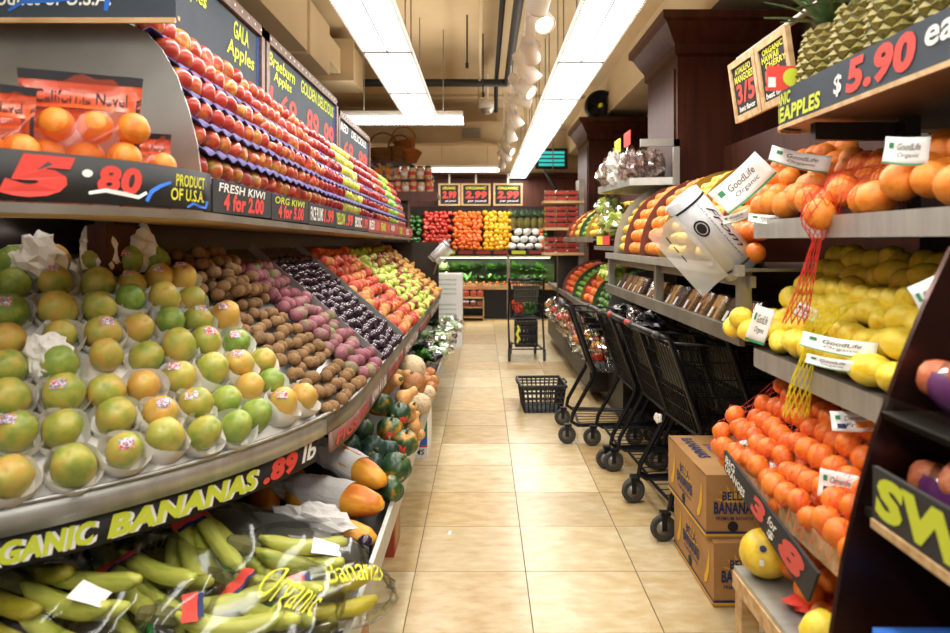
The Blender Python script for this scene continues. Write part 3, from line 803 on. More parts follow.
# signs along the apple shelf edge
AS = [(2.06, 2.62, 'FRESH KIWI', '4 for 2.00', 'chalkboard', 'ink_white', 'ink_red', 'chalk price sign reading FRESH KIWI 4 for 2.00'),
      (2.63, 3.18, 'ORG KIWI', '4 for 5.00', 'chalkboard', 'ink_lime', 'ink_red', 'chalk price sign with yellow words and 4 for 5.00'),
      (3.19, 3.75, 'FACE PLUMS', '1.99', 'chalkboard', 'ink_white', 'ink_red', 'chalk price sign reading FACE PLUMS 1.99'),
      (3.76, 4.3, 'YELLOW', '.99', 'chalkboard', 'ink_lime', 'ink_red', 'chalk price sign with yellow word below the golden apples'),
      (4.31, 4.85, 'BOSC', '1.99', 'chalkboard', 'ink_white', 'ink_red', 'chalk price sign below the dark red apples, with white word'),
      (4.86, 5.4, 'RED', '.88', 'tag_red', 'ink_white', 'ink_palered', 'small reddish price sign past the middle of the apple shelf'),
      (5.41, 6.0, 'PEARS', '1.49', 'tag_red', 'ink_lime', 'ink_palered', 'small reddish price sign with a yellow word'),
      (6.01, 6.6, 'ANJOU', '1.9', 'tag_red', 'ink_white', 'ink_palered', 'small reddish price sign below the green apples'),
      (6.61, 7.2, 'COMICE', '2.9', 'tag_red', 'ink_lime', 'ink_palered', 'small reddish price sign second from the shelf end'),
      (7.21, 7.85, 'BOSC', '.9', 'tag_red', 'ink_white', 'ink_palered', 'small reddish price sign at the shelf end')]
for k, (a_, b_, w1, w2, bm, c1, c2_, lb) in enumerate(AS):
    o = thing('price_sign', lb, 'sign', (0, 0, 0), 0, 'signs on the apple shelf edge')
    z0 = 1.456 - zt(a_); z1 = 1.555 - zt(a_); xs = UX0 + .006
    MB().box(xs - .006, xs, a_, b_, z0, z1).build('board', bm, o)
    L_ = b_ - a_
    if k < 2:
        letter('lettering', w1, quadfn((xs + .0015, a_ + .04, z1 - .035), (0, L_ * .8, 0), (0, 0, .028)), c1, o, .02)
        letter('lettering', w2, quadfn((xs + .0015, a_ + .08, z0 + .008), (0, L_ * .7, 0), (0, 0, .055)), c2_, o, .05)
    else:
        letter('lettering', w1, quadfn((xs + .0015, a_ + .03, z0 + .02), (0, L_ * .45, 0), (0, 0, .065)), c1, o, .03)
        letter('lettering', w2, quadfn((xs + .0015, a_ + L_ * .54, z0 + .015), (0, L_ * .4, 0), (0, 0, .07)), c2_, o, .05)

# curved sign at the near end with bagged oranges behind
o = thing('price_sign', 'large curved black sign reading 5.80 PRODUCT OF U.S.A.', 'sign')
def ub(z0, z1, off):
    def f(s, v):
        x, y, a = path(s, -off, UX0, UY0, UR); return Vector((x, y, z0 + (z1 - z0) * v))
    return f
S0, S1 = 1.05, 2.04
MB().sheet(lambda u, v: ub(1.456, 1.565, .006)(S0 + (S1 - S0) * u, v), 24, 1, .006).build('board', 'chalkboard', o, True)
def uf(s0, s1, v0, v1, off=.008): return lambda u, v: ub(1.456, 1.565, off)(s0 + (s1 - s0) * u, v0 + (v1 - v0) * v)
letter('lettering', '5', uf(1.41, 1.56, .08, .93), 'ink_red', o, .08, .2)
letter('lettering', '.', uf(1.575, 1.60, .55, .72), 'ink_white', o, .05)
letter('lettering', '80', uf(1.61, 1.73, .25, .85), 'ink_red', o, .05, .15)
letter('lettering', 'PRODUCT', uf(1.85, 1.995, .55, .85), 'ink_yellow', o, .02, .1)
letter('lettering', 'OF U.S.A.', uf(1.83, 1.99, .2, .5), 'ink_yellow', o, .02, .1)
def arcst(pts, wd, m, parent):
    P = [ub(1.456, 1.565, .0085)(s, v) for s, v in pts]; stroke('brush_stroke', P, wd, m, parent, (.6, -.8, 0))
arcst([(1.59, .22), (1.63, .3), (1.68, .25), (1.72, .2), (1.745, .32)], .012, 'ink_white', o)
arcst([(1.745, .12), (1.76, .35), (1.79, .5), (1.83, .62)], .012, 'ink_blue', o)
arcst([(1.9, .05), (1.93, .16), (1.96, .1), (2.0, .08), (2.01, .25)], .012, 'ink_blue', o)

# divider plate and top shelf
dv = MB()
poly = [(-1.75, 1.45), (-.835, 1.45), (-.838, 1.56), (-.85, 1.66), (-.875, 1.76), (-.91, 1.86), (-.955, 1.94), (-1.0, 1.99), (-1.06, 2.02), (-1.75, 2.02)]
dv.prism(poly, .006, Matrix.Translation((0, 2.085, 0)))
tag(dv.build('divider_plate', 'sheet_metal'), 'curved grey metal divider plate behind the bagged oranges', 'divider')
ts = thing('top_shelf', 'top shelf with black chalk front above the bagged oranges', 'shelf')
MB().box(-1.75, -.9, 1.98, 2.08, 2.022, 2.035).build('shelf_board', 'light_wood', ts)
MB().box(-1.75, -.868, 1.972, 1.98, 1.985, 2.0).build('shelf_lip', 'light_wood', ts)
MB().box(-1.75, -.868, 1.978, 1.99, 2.0, 2.15).build('chalk_front', 'chalk_blue', ts)
letter('lettering', 'Product of U.S.A.', quadfn((-1.42, 1.976, 2.035), (.37, 0, 0), (0, 0, .045)), 'ink_white', ts, .02)
stroke('brush_stroke', [(-1.34, 1.9755, 2.02), (-1.3, 1.9755, 2.045), (-1.2, 1.9755, 2.05), (-1.1, 1.9755, 2.06)], .012, 'ink_blue', ts, (0, -1, 0))
stroke('brush_stroke', [(-1.065, 1.9755, 2.02), (-1.06, 1.9755, 2.05), (-1.05, 1.9755, 2.09)], .016, 'ink_blue', ts, (0, -1, 0))

def fruit_bag(name, pos, rz, wd, ht, label, seed, tilt=0, cols=3, rows=2):
    """printed plastic bag of navel oranges: oranges inside, film around, header on top"""
    t = thing(name, label, 'bag', pos, rz, 'bags of navel oranges')
    rn = random.Random(seed)
    for i in range(cols):
        for j in range(rows):
            obj('orange', ME['orange'], t, ((i - (cols - 1) / 2) * wd / cols * .92 + (j - .5) * .02, rn.uniform(-.012, .012), .045 + j * .075), (rn.uniform(-1, 1), 1, rn.uniform(0, 6)))
    def film(sgn):
        def f(u, v):
            x = (u - .5) * wd * (1 - .06 * math.sin(PI * v)); z = v * ht
            bulge = math.sin(PI * min(1, max(0, u))) ** .6 * math.sin(PI * min(1, v / .8)) ** .6 if v < .8 else 0
            b = .056 * bulge + .006 * noise.noise(Vector((u * 5, v * 5, seed + sgn)))
            return Vector((x, sgn * b, z))
        return f
    MB().sheet(film(-1), 14, 12).sheet(film(1), 14, 12).build('bag_film', 'bag_film_red', t, True)
    MB().sheet(lambda u, v: film(-1.06)(u, .72 + .28 * v), 14, 4).build('bag_header', 'bag_red', t, True)
    MB().sheet(lambda u, v: film(-1.06)(u, .93 + .07 * v) + Vector((0, -.002, 0)), 14, 1).build('header_edge', 'ink_black', t, True)
    MB().sheet(lambda u, v: film(-1.08)(u, .06 + .09 * v), 14, 2).build('bag_band', 'ink_red', t, True)
    for s in (0, 1): MB().sheet(lambda u, v: film(-1.1)(s * .955 + .045 * u, .0 + .92 * v), 1, 12).build('bag_edge', 'ink_black', t, True)
    letter('lettering', 'California Navel', lambda u, v: film(-1.06)(.12 + .76 * u, .76 + .1 * v) + Vector((0, -.003, 0)), 'ink_black', t, .01, 0)
    letter('lettering', 'Premium Citrus', lambda u, v: film(-1.1)(.3 + .5 * u, .08 + .05 * v) + Vector((0, -.003, 0)), 'ink_white', t, 0, 0)
    return t
mat('bag_film_red', 'd8532e', .1, alpha=.3)
mat('bag_red', 'c9472a', .25, c2=['d9602f', 'b83424'], scale=5)
fruit_bag('orange_bag', (-.985, 1.72, 1.457), .45, .27, .325, 'printed bag of navel oranges with red header, large and upright', 3, rows=3)
fruit_bag('orange_bag', (-.93, 1.93, 1.457), .35, .13, .21, 'smaller printed bag of navel oranges against the divider plate', 5, cols=2)
fruit_bag('orange_bag', (-1.13, 1.57, 1.457), .65, .22, .27, 'printed bag of navel oranges cut off by the frame edge', 7)
fruit_bag('orange_bag', (-1.15, 1.8, 1.457), .5, .26, .27, 'printed bag of navel oranges half hidden behind the others', 9)

# chalk boards above the apples --------------------------------------------------------
def chalk_board(y0, y1, z0, z1, words, label):
    t = thing('chalk_board', label, 'sign', (-1.12, y0, z0), 0, 'chalk boards above the apples')
    Lb = y1 - y0; Hb = z1 - z0
    MB().box(-.01, .01, .03, Lb - .03, .03, Hb - .03).build('board', 'chalk_blue', t)
    for b in ((-.02, .03, 0, Lb, Hb - .05, Hb), (-.02, .03, 0, Lb, 0, .04), (-.02, .03, 0, .05, 0, Hb), (-.02, .03, Lb - .05, Lb, 0, Hb)):
        MB().box(*b).build('frame_rail', 'board_trim', t)
    m = MB()
    for k in range(int(Lb / .09)): m.lathe([(0, .006), (.007, .004), (.008, 0)], 6, Matrix.Translation((.03, .06 + k * .09, Hb - .025)) @ Matrix.Rotation(PI / 2, 4, 'Y'))
    m.build('frame_beads', 'ink_white', t)['kind'] = 'stuff'
    MB().box(.01, .013, Lb - .065, Lb - .05, .04, Hb - .05).build('painted_edge', 'ink_blue', t)
    for s, u0, u1, v0, v1, c in words:
        letter('lettering', s, quadfn((.0125, u0 * Lb, v0 * Hb), (0, (u1 - u0) * Lb, 0), (0, 0, (v1 - v0) * Hb)), c, t, .02)
chalk_board(2.11, 3.5, 1.98, 2.43, [('NY', .1, .25, .62, .86, 'ink_lime'), ('Apples', .3, .5, .66, .84, 'ink_lime'), ('GALA', .72, .86, .66, .84, 'ink_lime'), ('Apples', .66, .92, .42, .62, 'ink_lime')], 'nearest dark chalk board with yellow words GALA Apples')
chalk_board(3.53, 5.27, 1.98, 2.43, [('Braeburn', .05, .34, .68, .84, 'ink_lime'), ('Apples', .1, .3, .5, .66, 'ink_lime'), ('GOLDEN DELICIOUS', .42, .95, .66, .84, 'ink_lime'), ('1.69', .05, .36, .12, .46, 'ink_red'), ('.89', .45, .68, .1, .52, 'ink_red'), ('.99', .72, .95, .1, .5, 'ink_red')], 'middle dark chalk board with yellow words and big red prices')
chalk_board(5.3, 6.78, 1.96, 2.37, [('RED', .1, .3, .68, .84, 'ink_white'), ('DELICIOUS', .4, .9, .68, .84, 'ink_white'), ('.69', .1, .45, .12, .55, 'ink_red'), ('.89', .55, .92, .12, .55, 'ink_red')], 'farthest dark chalk board with red prices above dark apples')
# ------------------------------------------------------------------ lower trough on the apples' side
LX = -.36
def Xo(y): return LX if y >= 1.9 else LX - 1.5 + math.sqrt(max(.01, 1.5 ** 2 - (1.9 - y) ** 2))
def Xi(y):
    if y >= 3.3: return -.69
    if y >= 2.7: return -.99
    rr_ = 1.0
    return SX0 - SR + math.sqrt(max(.01, rr_ ** 2 - (2.7 - y) ** 2)) if 2.7 - y < rr_ else -1.9
tr_ = thing('lower_trough', 'low steel trough along the aisle holding bananas, papayas and squash', 'trough')
def tbed(y, v):
    x = Xo(y) + (Xi(y) - Xo(y)) * v
    return Vector((x, y, (.285 + (.09 if 2.33 < y < 3.1 else .25 if y > 2.33 else .12) * v)))
MB().sheet(lambda u, v: tbed(7.6 - 5.27 * u, v), 40, 2, .008).build('trough_bed', 'dark_metal', tr_)
MB().sheet(lambda u, v: tbed(2.329 - 1.03 * u, v), 14, 2, .008).build('trough_bed', 'dark_metal', tr_)
MB().sheet(lambda u, v: Vector((Xo(1.3 + 6.3 * u) + .006, 1.3 + 6.3 * u, .235 + .11 * v)), 50, 1, .008).build('trough_lip', 'steel', tr_)
MB().sheet(lambda u, v: Vector((Xo(1.3 + 6.3 * u) + .012 - .016 * v, 1.3 + 6.3 * u, .347)), 50, 1, .006).build('lip_edge', 'steel', tr_)
for y, z1 in ((2.33, .5), (3.3, .45), (5.0, .45)):
    MB().prism([(LX - .02, .29), (LX - .02, .35), (LX - .3, z1 - .04), (Xi(y) + .0, z1), (Xi(y), .32)], .006, Matrix.Translation((0, y, 0))).build('trough_divider', 'steel', tr_)
MB().box(-1.35, -.56, 1.9, 7.4, 0, .2).build('plinth', 'dark_metal', tr_)

# bananas
def make_banana(L_=.19, r_=.0175, bend=1.0):
    pts = []; rad = []
    for i in range(10):
        u = i / 9; a = (u - .5) * bend
        pts.append((L_ / bend * math.sin(a), 0, L_ / bend * (1 - math.cos(a))))
        rad.append(r_ * (.28 if i == 0 else .4 if i == 9 else .75 if i in (1,) else .85 if i == 8 else 1.0))
    return MB().tube(pts, rad, 7).mesh('banana', 'banana', True)
ban = make_banana()
bag_green = mat('bag_green_print', '2f7a3a', .2, alpha=.75)
def banana_bunch(pos, rot, n, label, seed, yellow=False, sc=1.0, words=None, flag=True):
    rn = random.Random(seed)
    t = thing('banana_bunch', label, 'bananas', pos, 0, 'bagged bananas in the trough'); t.rotation_euler = rot; t.scale = (sc * 1.38,) * 3
    for i in range(n):
        a = (i - (n - 1) / 2) * .24
        row = i % 2
        o = obj('banana', ban, t, (.1 * math.cos(a * .5) - .1, (i - (n - 1) / 2) * .03, .012 + (.03 if row else 0) + .01 * math.cos(a * 2)), (rn.uniform(-.15, .15) + a * .8, rn.uniform(-.08, .08), a * .55), m='banana_yellow' if yellow else None)
    MB().lathe([(0, -.02), (.016, -.015), (.02, .02), (.012, .05), (0, .055)], 8, Matrix.Translation((-.1, 0, .06)) @ Matrix.Rotation(-1.3, 4, 'Y')).build('crown_stem', 'stem', t)
    W_ = .022 * n
    def film(u, v):
        a = 2 * PI * u; tt = PI * v
        k = 1 + .13 * noise.noise(Vector((math.cos(a) * 2 + seed, math.sin(a) * 2, v * 5))) + .06 * noise.noise(Vector((math.cos(a) * 6 + seed, math.sin(a) * 6, v * 14)))
        return Vector((-math.cos(tt) * .135 * k, math.cos(a) * math.sin(tt) ** .7 * (W_ + .012) * k, .032 + math.sin(a) * math.sin(tt) ** .7 * .058 * k))
    MB().sheet(film, 22, 16).build('plastic_bag', 'bag_plastic', t, True)
    def patch(u0, u1, v0, v1, m, nm):
        MB().sheet(lambda u, v: (film(u0 + (u1 - u0) * u, v0 + (v1 - v0) * v) - Vector((0, 0, .03))) * 1.02 + Vector((0, 0, .03)), 8, 6).build(nm, m, t, True)
    patch(.12, .4, .05, .17, 'bag_green_print', 'bag_print')
    if flag:
        patch(.21, .31, .3, .37, 'ink_red', 'bag_print'); patch(.22, .3, .37, .395, 'ink_navy', 'bag_print')
    else:
        patch(.24, .3, .55, .7, 'label_white', 'bag_label')
    if words:
        letter('lettering', words, lambda u, v: (film(.32 - .14 * v, .47 + .3 * u) - Vector((0, 0, .03))) * 1.03 + Vector((0, 0, .03)), 'ink_yellow', t, 0, .1)
    return t
banana_bunch(at(297, 578, 2.02), (.2, .15, .15), 5, 'bagged bananas lying by the lip with white label', 1, sc=1.0, flag=False)
banana_bunch(at(275, 622, 1.84), (.35, .1, -.35), 5, 'bagged bananas with red flag print and word Organic at front', 2, words='Organic')
banana_bunch(at(205, 566, 1.98), (.25, .55, -.75), 5, 'bagged bananas arching down beside the white labelled bag', 3, yellow=False)
banana_bunch(at(140, 566, 2.1), (.3, .2, .2), 5, 'bagged yellowish bananas at the shaded back of the trough', 4, yellow=True, words='ORGANIC')
banana_bunch(at(150, 606, 1.8), (.3, .15, -.5), 5, 'bagged bananas with red flag print under the hanging sign', 5)
banana_bunch(at(75, 625, 1.66), (.25, .1, -.2), 4, 'shiny crinkled bag of bananas under the sign start', 6, flag=False)
banana_bunch(at(225, 640, 1.75), (.25, .1, .4), 5, 'bagged bananas below the two arched bunches', 8)
banana_bunch(at(18, 616, 1.68), (.4, .1, -.3), 4, 'bagged bananas in dark green printed film by the frame edge', 9, yellow=True)
banana_bunch(at(325, 612, 1.93), (.2, .1, .5), 3, 'yellower small bananas tucked against the trough lip', 10, yellow=True, words='Bananas')

# big papayas in paper
def big_papaya(tip, tail, r_, label, seed, wrap=(.0, .68), sticker=False):
    tip, tail = Vector(tip), Vector(tail); ax = tip - tail; L_ = ax.length
    t = thing('wrapped_papaya', label, 'papaya', tail, 0, 'large papayas in the trough'); t.rotation_euler = ax.to_track_quat('Z', 'X').to_euler()
    MB().lathe([(0, 0), (r_ * .5, .01), (r_ * .85, L_ * .15), (r_, L_ * .4), (r_ * 1.02, L_ * .62), (r_ * .9, L_ * .8), (r_ * .62, L_ * .93), (r_ * .25, L_ * .99), (0, L_)], 15, lobes=5, amp=.035).build('fruit_body', 'papaya_ripe', t, True)
    if wrap:
        def f(u, v):
            a = 2 * PI * u; z = L_ * (wrap[0] - .12 + (wrap[1] - wrap[0] + .12) * v)
            base = r_ * (1.06 if z > L_ * .25 else .5 + .56 * max(0, (z / L_ + .12)) / .37)
            k = 1 + (.22 * (1 - v) + .03) * noise.noise(Vector((math.cos(a) * 2.5 + seed, math.sin(a) * 2.5, z * 22))) + (.12 * (1 - v)) * noise.noise(Vector((math.cos(a) * 7, math.sin(a) * 7 + seed, z * 60)))
            return Vector((base * k * math.cos(a), base * k * math.sin(a), z + .01 * math.sin(a * 2 + seed)))
        MB().sheet(f, 30, 16).build('paper_wrap', 'paper_grey', t, False)
    if sticker:
        MB().lathe([(0, r_ * 1.01), (.014, r_ * .995), (.015, r_ * .98)], 10, Matrix.Translation((0, 0, L_ * .85)) @ Matrix.Rotation(1.2, 4, 'X')).build('sticker', 'ink_pink', t)
    return t
big_papaya(at(377, 540, 2.42), at(262, 530, 2.52), .064, 'large orange papaya in crumpled grey paper nearest the bananas', 1)
big_papaya(at(384, 506, 2.58), at(282, 486, 2.72), .062, 'large orange papaya in grey paper, middle of the three wrapped', 2, sticker=True)
big_papaya(at(386, 484, 2.72), at(312, 444, 2.92), .056, 'large orange papaya in smooth grey paper beside the squash', 3)
big_papaya(at(302, 505, 2.62), at(290, 470, 2.85), .055, 'bare orange papaya end peeking out under the hanging sign', 4, wrap=None)
big_papaya(at(270, 512, 2.62), at(255, 480, 2.85), .058, 'bare orange papaya in shade below the sign', 5, wrap=None)
tag(crumple('packing_paper', at(308, 522, 2.37), (.13, .05, .06), 'paper_grey', None, None, 4), 'crumpled grey packing paper wad at the trough divider', 'paper')
def sheetp(u, v):
    p = at(130 + 150 * u, 512 + 30 * v - 12 * math.sin(u * 3), 2.42 + .05 * v)
    return p + Vector((0, .03 * noise.noise(Vector((u * 5, v * 3, 2))), .03 * noise.noise(Vector((u * 4, v * 4, 5)))))
tag(MB().sheet(sheetp, 16, 6, .001).build('packing_paper', 'paper_warm'), 'loose tan packing paper sheet hanging behind the bananas', 'paper')
tag(MB().lathe(prof_ball(.028, 8, 1.3), 10, Matrix.Rotation(1.2, 4, 'X')).build('dark_avocado', 'eggplant', None, True, at(365, 543, 2.36)), 'single dark avocado by the trough lip', 'avocado')

# squash ------------------------------------------------------------------------------
def rib_mesh(name, m, r_, ribs, amp, zs, top, bot=.2):
    P = prof_ball(r_, 10, zs, top, .5, bot, .4, .06)
    return MB().lathe(P, ribs * 4, lobes=ribs, amp=amp).mesh(name, m, True)
acorn = rib_mesh('acorn_squash', 'acorn', .062, 9, .055, 1.02, .2)
def squash(px, py, Y, m, label, rot, sc=1.0, sticker=False):
    t = thing('acorn_squash', label, 'squash', at(px, py, Y), 0, 'acorn squash in the trough'); t.rotation_euler = rot; t.scale = (sc,) * 3
    obj('squash_body', acorn, t, m=m)
    MB().tube([(0, 0, .045), (.002, 0, .062), (.006, 0, .075)], [.009, .006, .008], 6).build('stem', 'stem', t, True)
    if sticker:
        MB().sheet(lambda u, v: Vector(((u - .5) * .045, -.0655 + ((u - .5) ** 2 + (v - .5) ** 2) * .02, (v - .5) * .038)), 4, 4).build('sticker', 'ink_red', t, True)
SQ = [(344, 446, 3.1, 'acorn_dark', 'dark green acorn squash below the sign end, red stickered', (.5, .3, 0), 1.1, 1), (373, 449, 3.08, 'acorn_dark', 'ribbed dark acorn squash facing stem first', (1.3, .2, .3), .95, 0),
      (360, 428, 3.25, 'acorn', 'orange striped acorn squash under the price rail', (.4, .4, 1), 1.0, 0), (379, 404, 3.5, 'acorn', 'green and orange acorn squash, topmost of the heap', (.3, .2, 2), 1.05, 0),
      (390, 430, 3.3, 'acorn', 'acorn squash with a large red sticker, middle of heap', (.2, .1, .2), 1.0, 1), (399, 414, 3.5, 'acorn', 'acorn squash with a red sticker beside the butternuts', (.3, -.2, .5), .95, 1),
      (405, 443, 3.26, 'acorn', 'acorn squash with a red sticker at the lip', (.2, .2, -.2), 1.0, 1), (396, 468, 2.98, 'acorn', 'green acorn squash with an orange patch at the lip', (.6, .2, .8), 1.05, 0),
      (369, 466, 2.98, 'acorn_dark', 'dark green acorn squash beside the wrapped papayas', (.5, -.3, .6), 1.0, 0), (388, 450, 3.12, 'acorn_dark', 'dark small acorn squash wedged in the heap centre', (.2, .2, 2), .8, 0),
      (391, 489, 2.8, 'acorn', 'orange and green acorn squash nearest the papayas', (.8, .4, 1.4), .85, 0)]
for px, py, Y, m, lb, rot, sc, sk in SQ: squash(px, py, Y, m, lb, rot, sc, sk)
bn = MB().lathe(prof([(0, -1.1), (.5, -1.05), (.9, -.7), (1, -.3), (.85, .15), (.6, .5), (.5, .9), (.52, 1.3), (.42, 1.55), (0, 1.6)], .06), 14).mesh('butternut_squash', 'butternut', True)
def butternut(px, py, Y, rot, sc, label):
    t = thing('butternut_squash', label, 'squash', at(px, py, Y), 0, 'butternut squash in the trough'); t.rotation_euler = rot; t.scale = (sc,) * 3
    obj('squash_body', bn, t); MB().tube([(0, 0, .09), (.004, 0, .115)], [.012, .008], 6).build('stem', 'stem', t)
BN = [(386, 384, 3.75, (1.2, .2, .9), 1.1, 'large butternut squash lying highest under the rail'), (405, 397, 3.72, (1.0, .3, 1.6), .8, 'butternut squash beside the acorn squash, stem down'), (409, 413, 3.6, (.7, .2, .4), .75, 'butternut squash wedged behind the stickered acorns'),
      (414, 424, 3.62, (.4, .1, 2.6), .7, 'butternut squash at the trough lip, near one'), (418, 433, 3.7, (.3, .5, 3), .6, 'small butternut squash hanging over the lip'), (398, 376, 4.1, (1.3, .4, 1.2), .85, 'butternut squash far back in its heap')]
for b in BN: butternut(*b)
MN = [(412, 368, 4.3, 'melon', .085, 'pale netted melon behind the butternuts'), (413, 385, 4.1, 'onion', .078, 'brown rough celery root beside the netted melon'), (420, 404, 3.95, 'melon', .066, 'pale netted melon at the lip above the green box'),
      (427, 394, 4.25, 'melon', .055, 'small pale melon below the brown roots'), (402, 362, 4.5, 'butternut', .06, 'tan round squash high under the rail')]
for k, (px, py, Y, m, r_, lb) in enumerate(MN):
    tag(MB().lathe(prof_ball(r_, 12, .95, .08, .3), 16, lobes=6, amp=.02).build('melon' if m != 'onion' else 'celery_root', m, None, True, at(px, py, Y), rr(.6)), lb, 'melon')
jj = 0
for px, py, Y in ((428, 382, 4.5), (430, 373, 4.7), (424, 377, 4.6), (431, 388, 4.4), (421, 371, 4.7), (433, 381, 4.6), (417, 365, 4.8)):
    put('taro_root', 'onion', at(px, py, Y), rr(), 1.25, 'brown taro root past the melons, %s of the heap' % ORD[jj], 'root', 'taro roots in the trough'); jj += 1

# leafy goods further down the trough
def leaf_blades(mb, c, n, L_, wd, rn, spread=1.0, up=.6, fold=.4):
    for i in range(n):
        a = rn.uniform(0, 2 * PI); e = up + rn.uniform(-.4, .5) * spread
        d = Vector((math.cos(a) * math.cos(e), math.sin(a) * math.cos(e), math.sin(e))); sd = Vector((-math.sin(a), math.cos(a), 0)); l_ = L_ * rn.uniform(.6, 1.1)
        w_ = wd * rn.uniform(.7, 1.2); g = rn.uniform(.1, .5)
        vs = []; 
        for k in range(5):
            u = k / 4; p = Vector(c) + d * l_ * u - Vector((0, 0, g * l_ * u * u)); ww = w_ * (.35, .85, 1, .75, .08)[k]
            vs += [p - sd * ww, p + Vector((0, 0, -fold * ww)), p + sd * ww]
        fs = []
        for k in range(4):
            b = 3 * k; fs += [(b, b + 1, b + 4, b + 3), (b + 1, b + 2, b + 5, b + 4)]
        mb.add(vs, fs)
def leafy(name, pos, n, L_, wd, m, label, cat, seed, group, up=.6, stem=True):
    rn = random.Random(seed); t = thing(name, label, cat, pos, rn.uniform(0, 6), group)
    mb = MB(); leaf_blades(mb, (0, 0, 0), n, L_, wd, rn, 1.0, up); mb.build('foliage', m, t, True)
    if stem: MB().lathe([(0, -.03), (.016, -.03), (.022, .03), (0, .04)], 8).build('stalk', 'leaf_pale', t, True)
    return t
LF = [(427, 360, 5.1, 'leaf_dark', 'dark leafy greens bunch past the roots, near the lip'), (418, 350, 5.3, 'leaf_dark', 'dark leafy greens bunch under the price rail'), (433, 347, 5.5, 'leaf', 'bright leafy greens bunch at mid trough lip'),
      (425, 338, 5.9, 'leaf_pale', 'pale lettuce head behind the dark greens'), (440, 334, 6.2, 'leaf', 'bright greens bunch before the white cartons, lip side'), (434, 326, 6.5, 'leaf_dark', 'dark greens bunch at the far trough, rail side'), (447, 322, 6.9, 'leaf_pale', 'pale lettuce head at the far trough end'), (421, 358, 5.0, 'leaf', 'bright greens bunch right behind the taro roots')]
for k, (px, py, Y, m, lb) in enumerate(LF): leafy('greens_bunch', at(px, py, Y), 46, .1, .026, m, lb, 'greens', 20 + k, 'leafy bunches in the trough')
for k, (px, py, Y, lb) in enumerate(((437, 350, 5.4, 'clear bag of pale green vegetables at the lip, near one'), (443, 337, 6.0, 'clear bag of pale green vegetables at the lip, middle one'), (450, 326, 6.6, 'clear bag of pale green vegetables at the lip, far one'))):
    t = thing('vegetable_bag', lb, 'bag', at(px, py, Y), k, 'bagged vegetables in the trough')
    for q in range(5): obj('sprout', ME['cauli'], t, (R.uniform(-.06, .06), R.uniform(-.06, .06), R.uniform(-.03, .03)), rr(), m='leaf_pale').scale = (.45,) * 3
    crumple('film', (0, 0, 0), (.12, .12, .09), 'bag_plastic', None, None, 9 + k, parent=t)
for k, (px, py, Y) in enumerate(((430, 354, 5.25), (424, 346, 5.4), (435, 358, 5.1))):
    o = MB().lathe(prof([(0, -1), (.6, -.9), (1, -.3), (.9, .4), (.6, 1.2), (.4, 1.7), (0, 1.8)], .035), 12).build('eggplant', 'eggplant', None, True, at(px, py, Y), (1.3, .2, k))
    tag(o, 'dark eggplant among the leafy greens, %s from the roots' % ORD[k], 'eggplant', 'eggplants in the trough')

# cartons on the floor by the trough
def carton(name, x0, x1, y0, y1, z0, z1, m, label, prints=()):
    t = thing(name, label, 'box', ((x0 + x1) / 2, (y0 + y1) / 2, z0))
    a, b, c = (x1 - x0) / 2, (y1 - y0) / 2, z1 - z0
    MB().box(-a, a, -b, b, 0, c).build('box_body', m, t)
    for fl_ in (-1, 1): MB().box(-a, a, fl_ * b * .5 - b * .48, fl_ * b * .5 + b * .48, c, c + .004).build('flap', m, t)
    return t, a, b, c
t, a, b, c = carton('cardboard_box', -.53, -.385, 3.03, 3.24, 0, .2, 'card_red', 'red printed cardboard box under the trough by the papayas')
MB().box(a, a + .002, -b + .03, b, .02, .18).build('side_print', 'card', t)
t, a, b, c = carton('cardboard_box', -.54, -.352, 4.42, 4.8, 0, .24, 'label_white', 'white carton with green and blue bands under the butternuts')
MB().box(-a, a, -b - .002, -b, .14, .235).build('green_band', 'ink_green', t); MB().box(-a, a, -b - .002, -b, .08, .14).build('blue_band', 'ink_blue', t)
MB().box(-a, a, -b - .002, -b, .068, .08).build('red_band', 'ink_red', t); letter('lettering', 'FARMS', quadfn((-a + .02, -b - .003, .02), (a * 1.6, 0, 0), (0, 0, .035)), 'ink_navy', t)
t, a, b, c = carton('cardboard_box', -.54, -.375, 1.88, 2.3, 0, .225, 'card', 'brown cardboard box under the banana trough with orange ring')
MB().lathe([(.035, 0), (.05, 0), (.05, .002), (.035, .002)], 18, Matrix.Translation((a, -.05, .13)) @ Matrix.Rotation(PI / 2, 4, 'Y')).build('ring_print', 'ink_orange', t)
letter('lettering', 'Agro', quadfn((a + .002, -.12, .03), (0, .2, 0), (0, 0, .05)), 'ink_green', t)
# ------------------------------------------------------------------ citrus stand on the carts' side
FX = .90
cs = thing('citrus_stand', 'steel wall stand with citrus shelves running along the carts', 'stand')
def pb(name, m, *b): return MB().box(*b).build(name, m, cs)
pb('back_panel', 'dark_wood', 1.62, 1.66, 1.25, 5.15, 0, 2.0)
pb('citrus_shelf', 'steel_dull', FX + .02, 1.6, 2.46, 5.15, 1.262, 1.272)
pb('shelf_band', 'steel', FX, FX + .02, 2.46, 5.15, 1.245, 1.285)
pb('shelf_beam', 'steel_dull', FX + .04, FX + .06, 2.46, 5.15, 1.205, 1.245)
pb('box_shelf', 'steel_dull', FX + .02, 1.6, 2.46, 5.15, 1.035, 1.045)
pb('shelf_band', 'steel_dull', FX, FX + .02, 2.46, 5.15, 1.0, 1.058)
for y in (2.5, 3.72, 5.1): pb('post', 'steel_dull', FX + .02, FX + .06, y, y + .05, 1.04, 1.26)
for y in (1.3, 2.42, 5.08): pb('upright', 'dark_metal', 1.54, 1.6, y, y + .05, 0, 1.9)
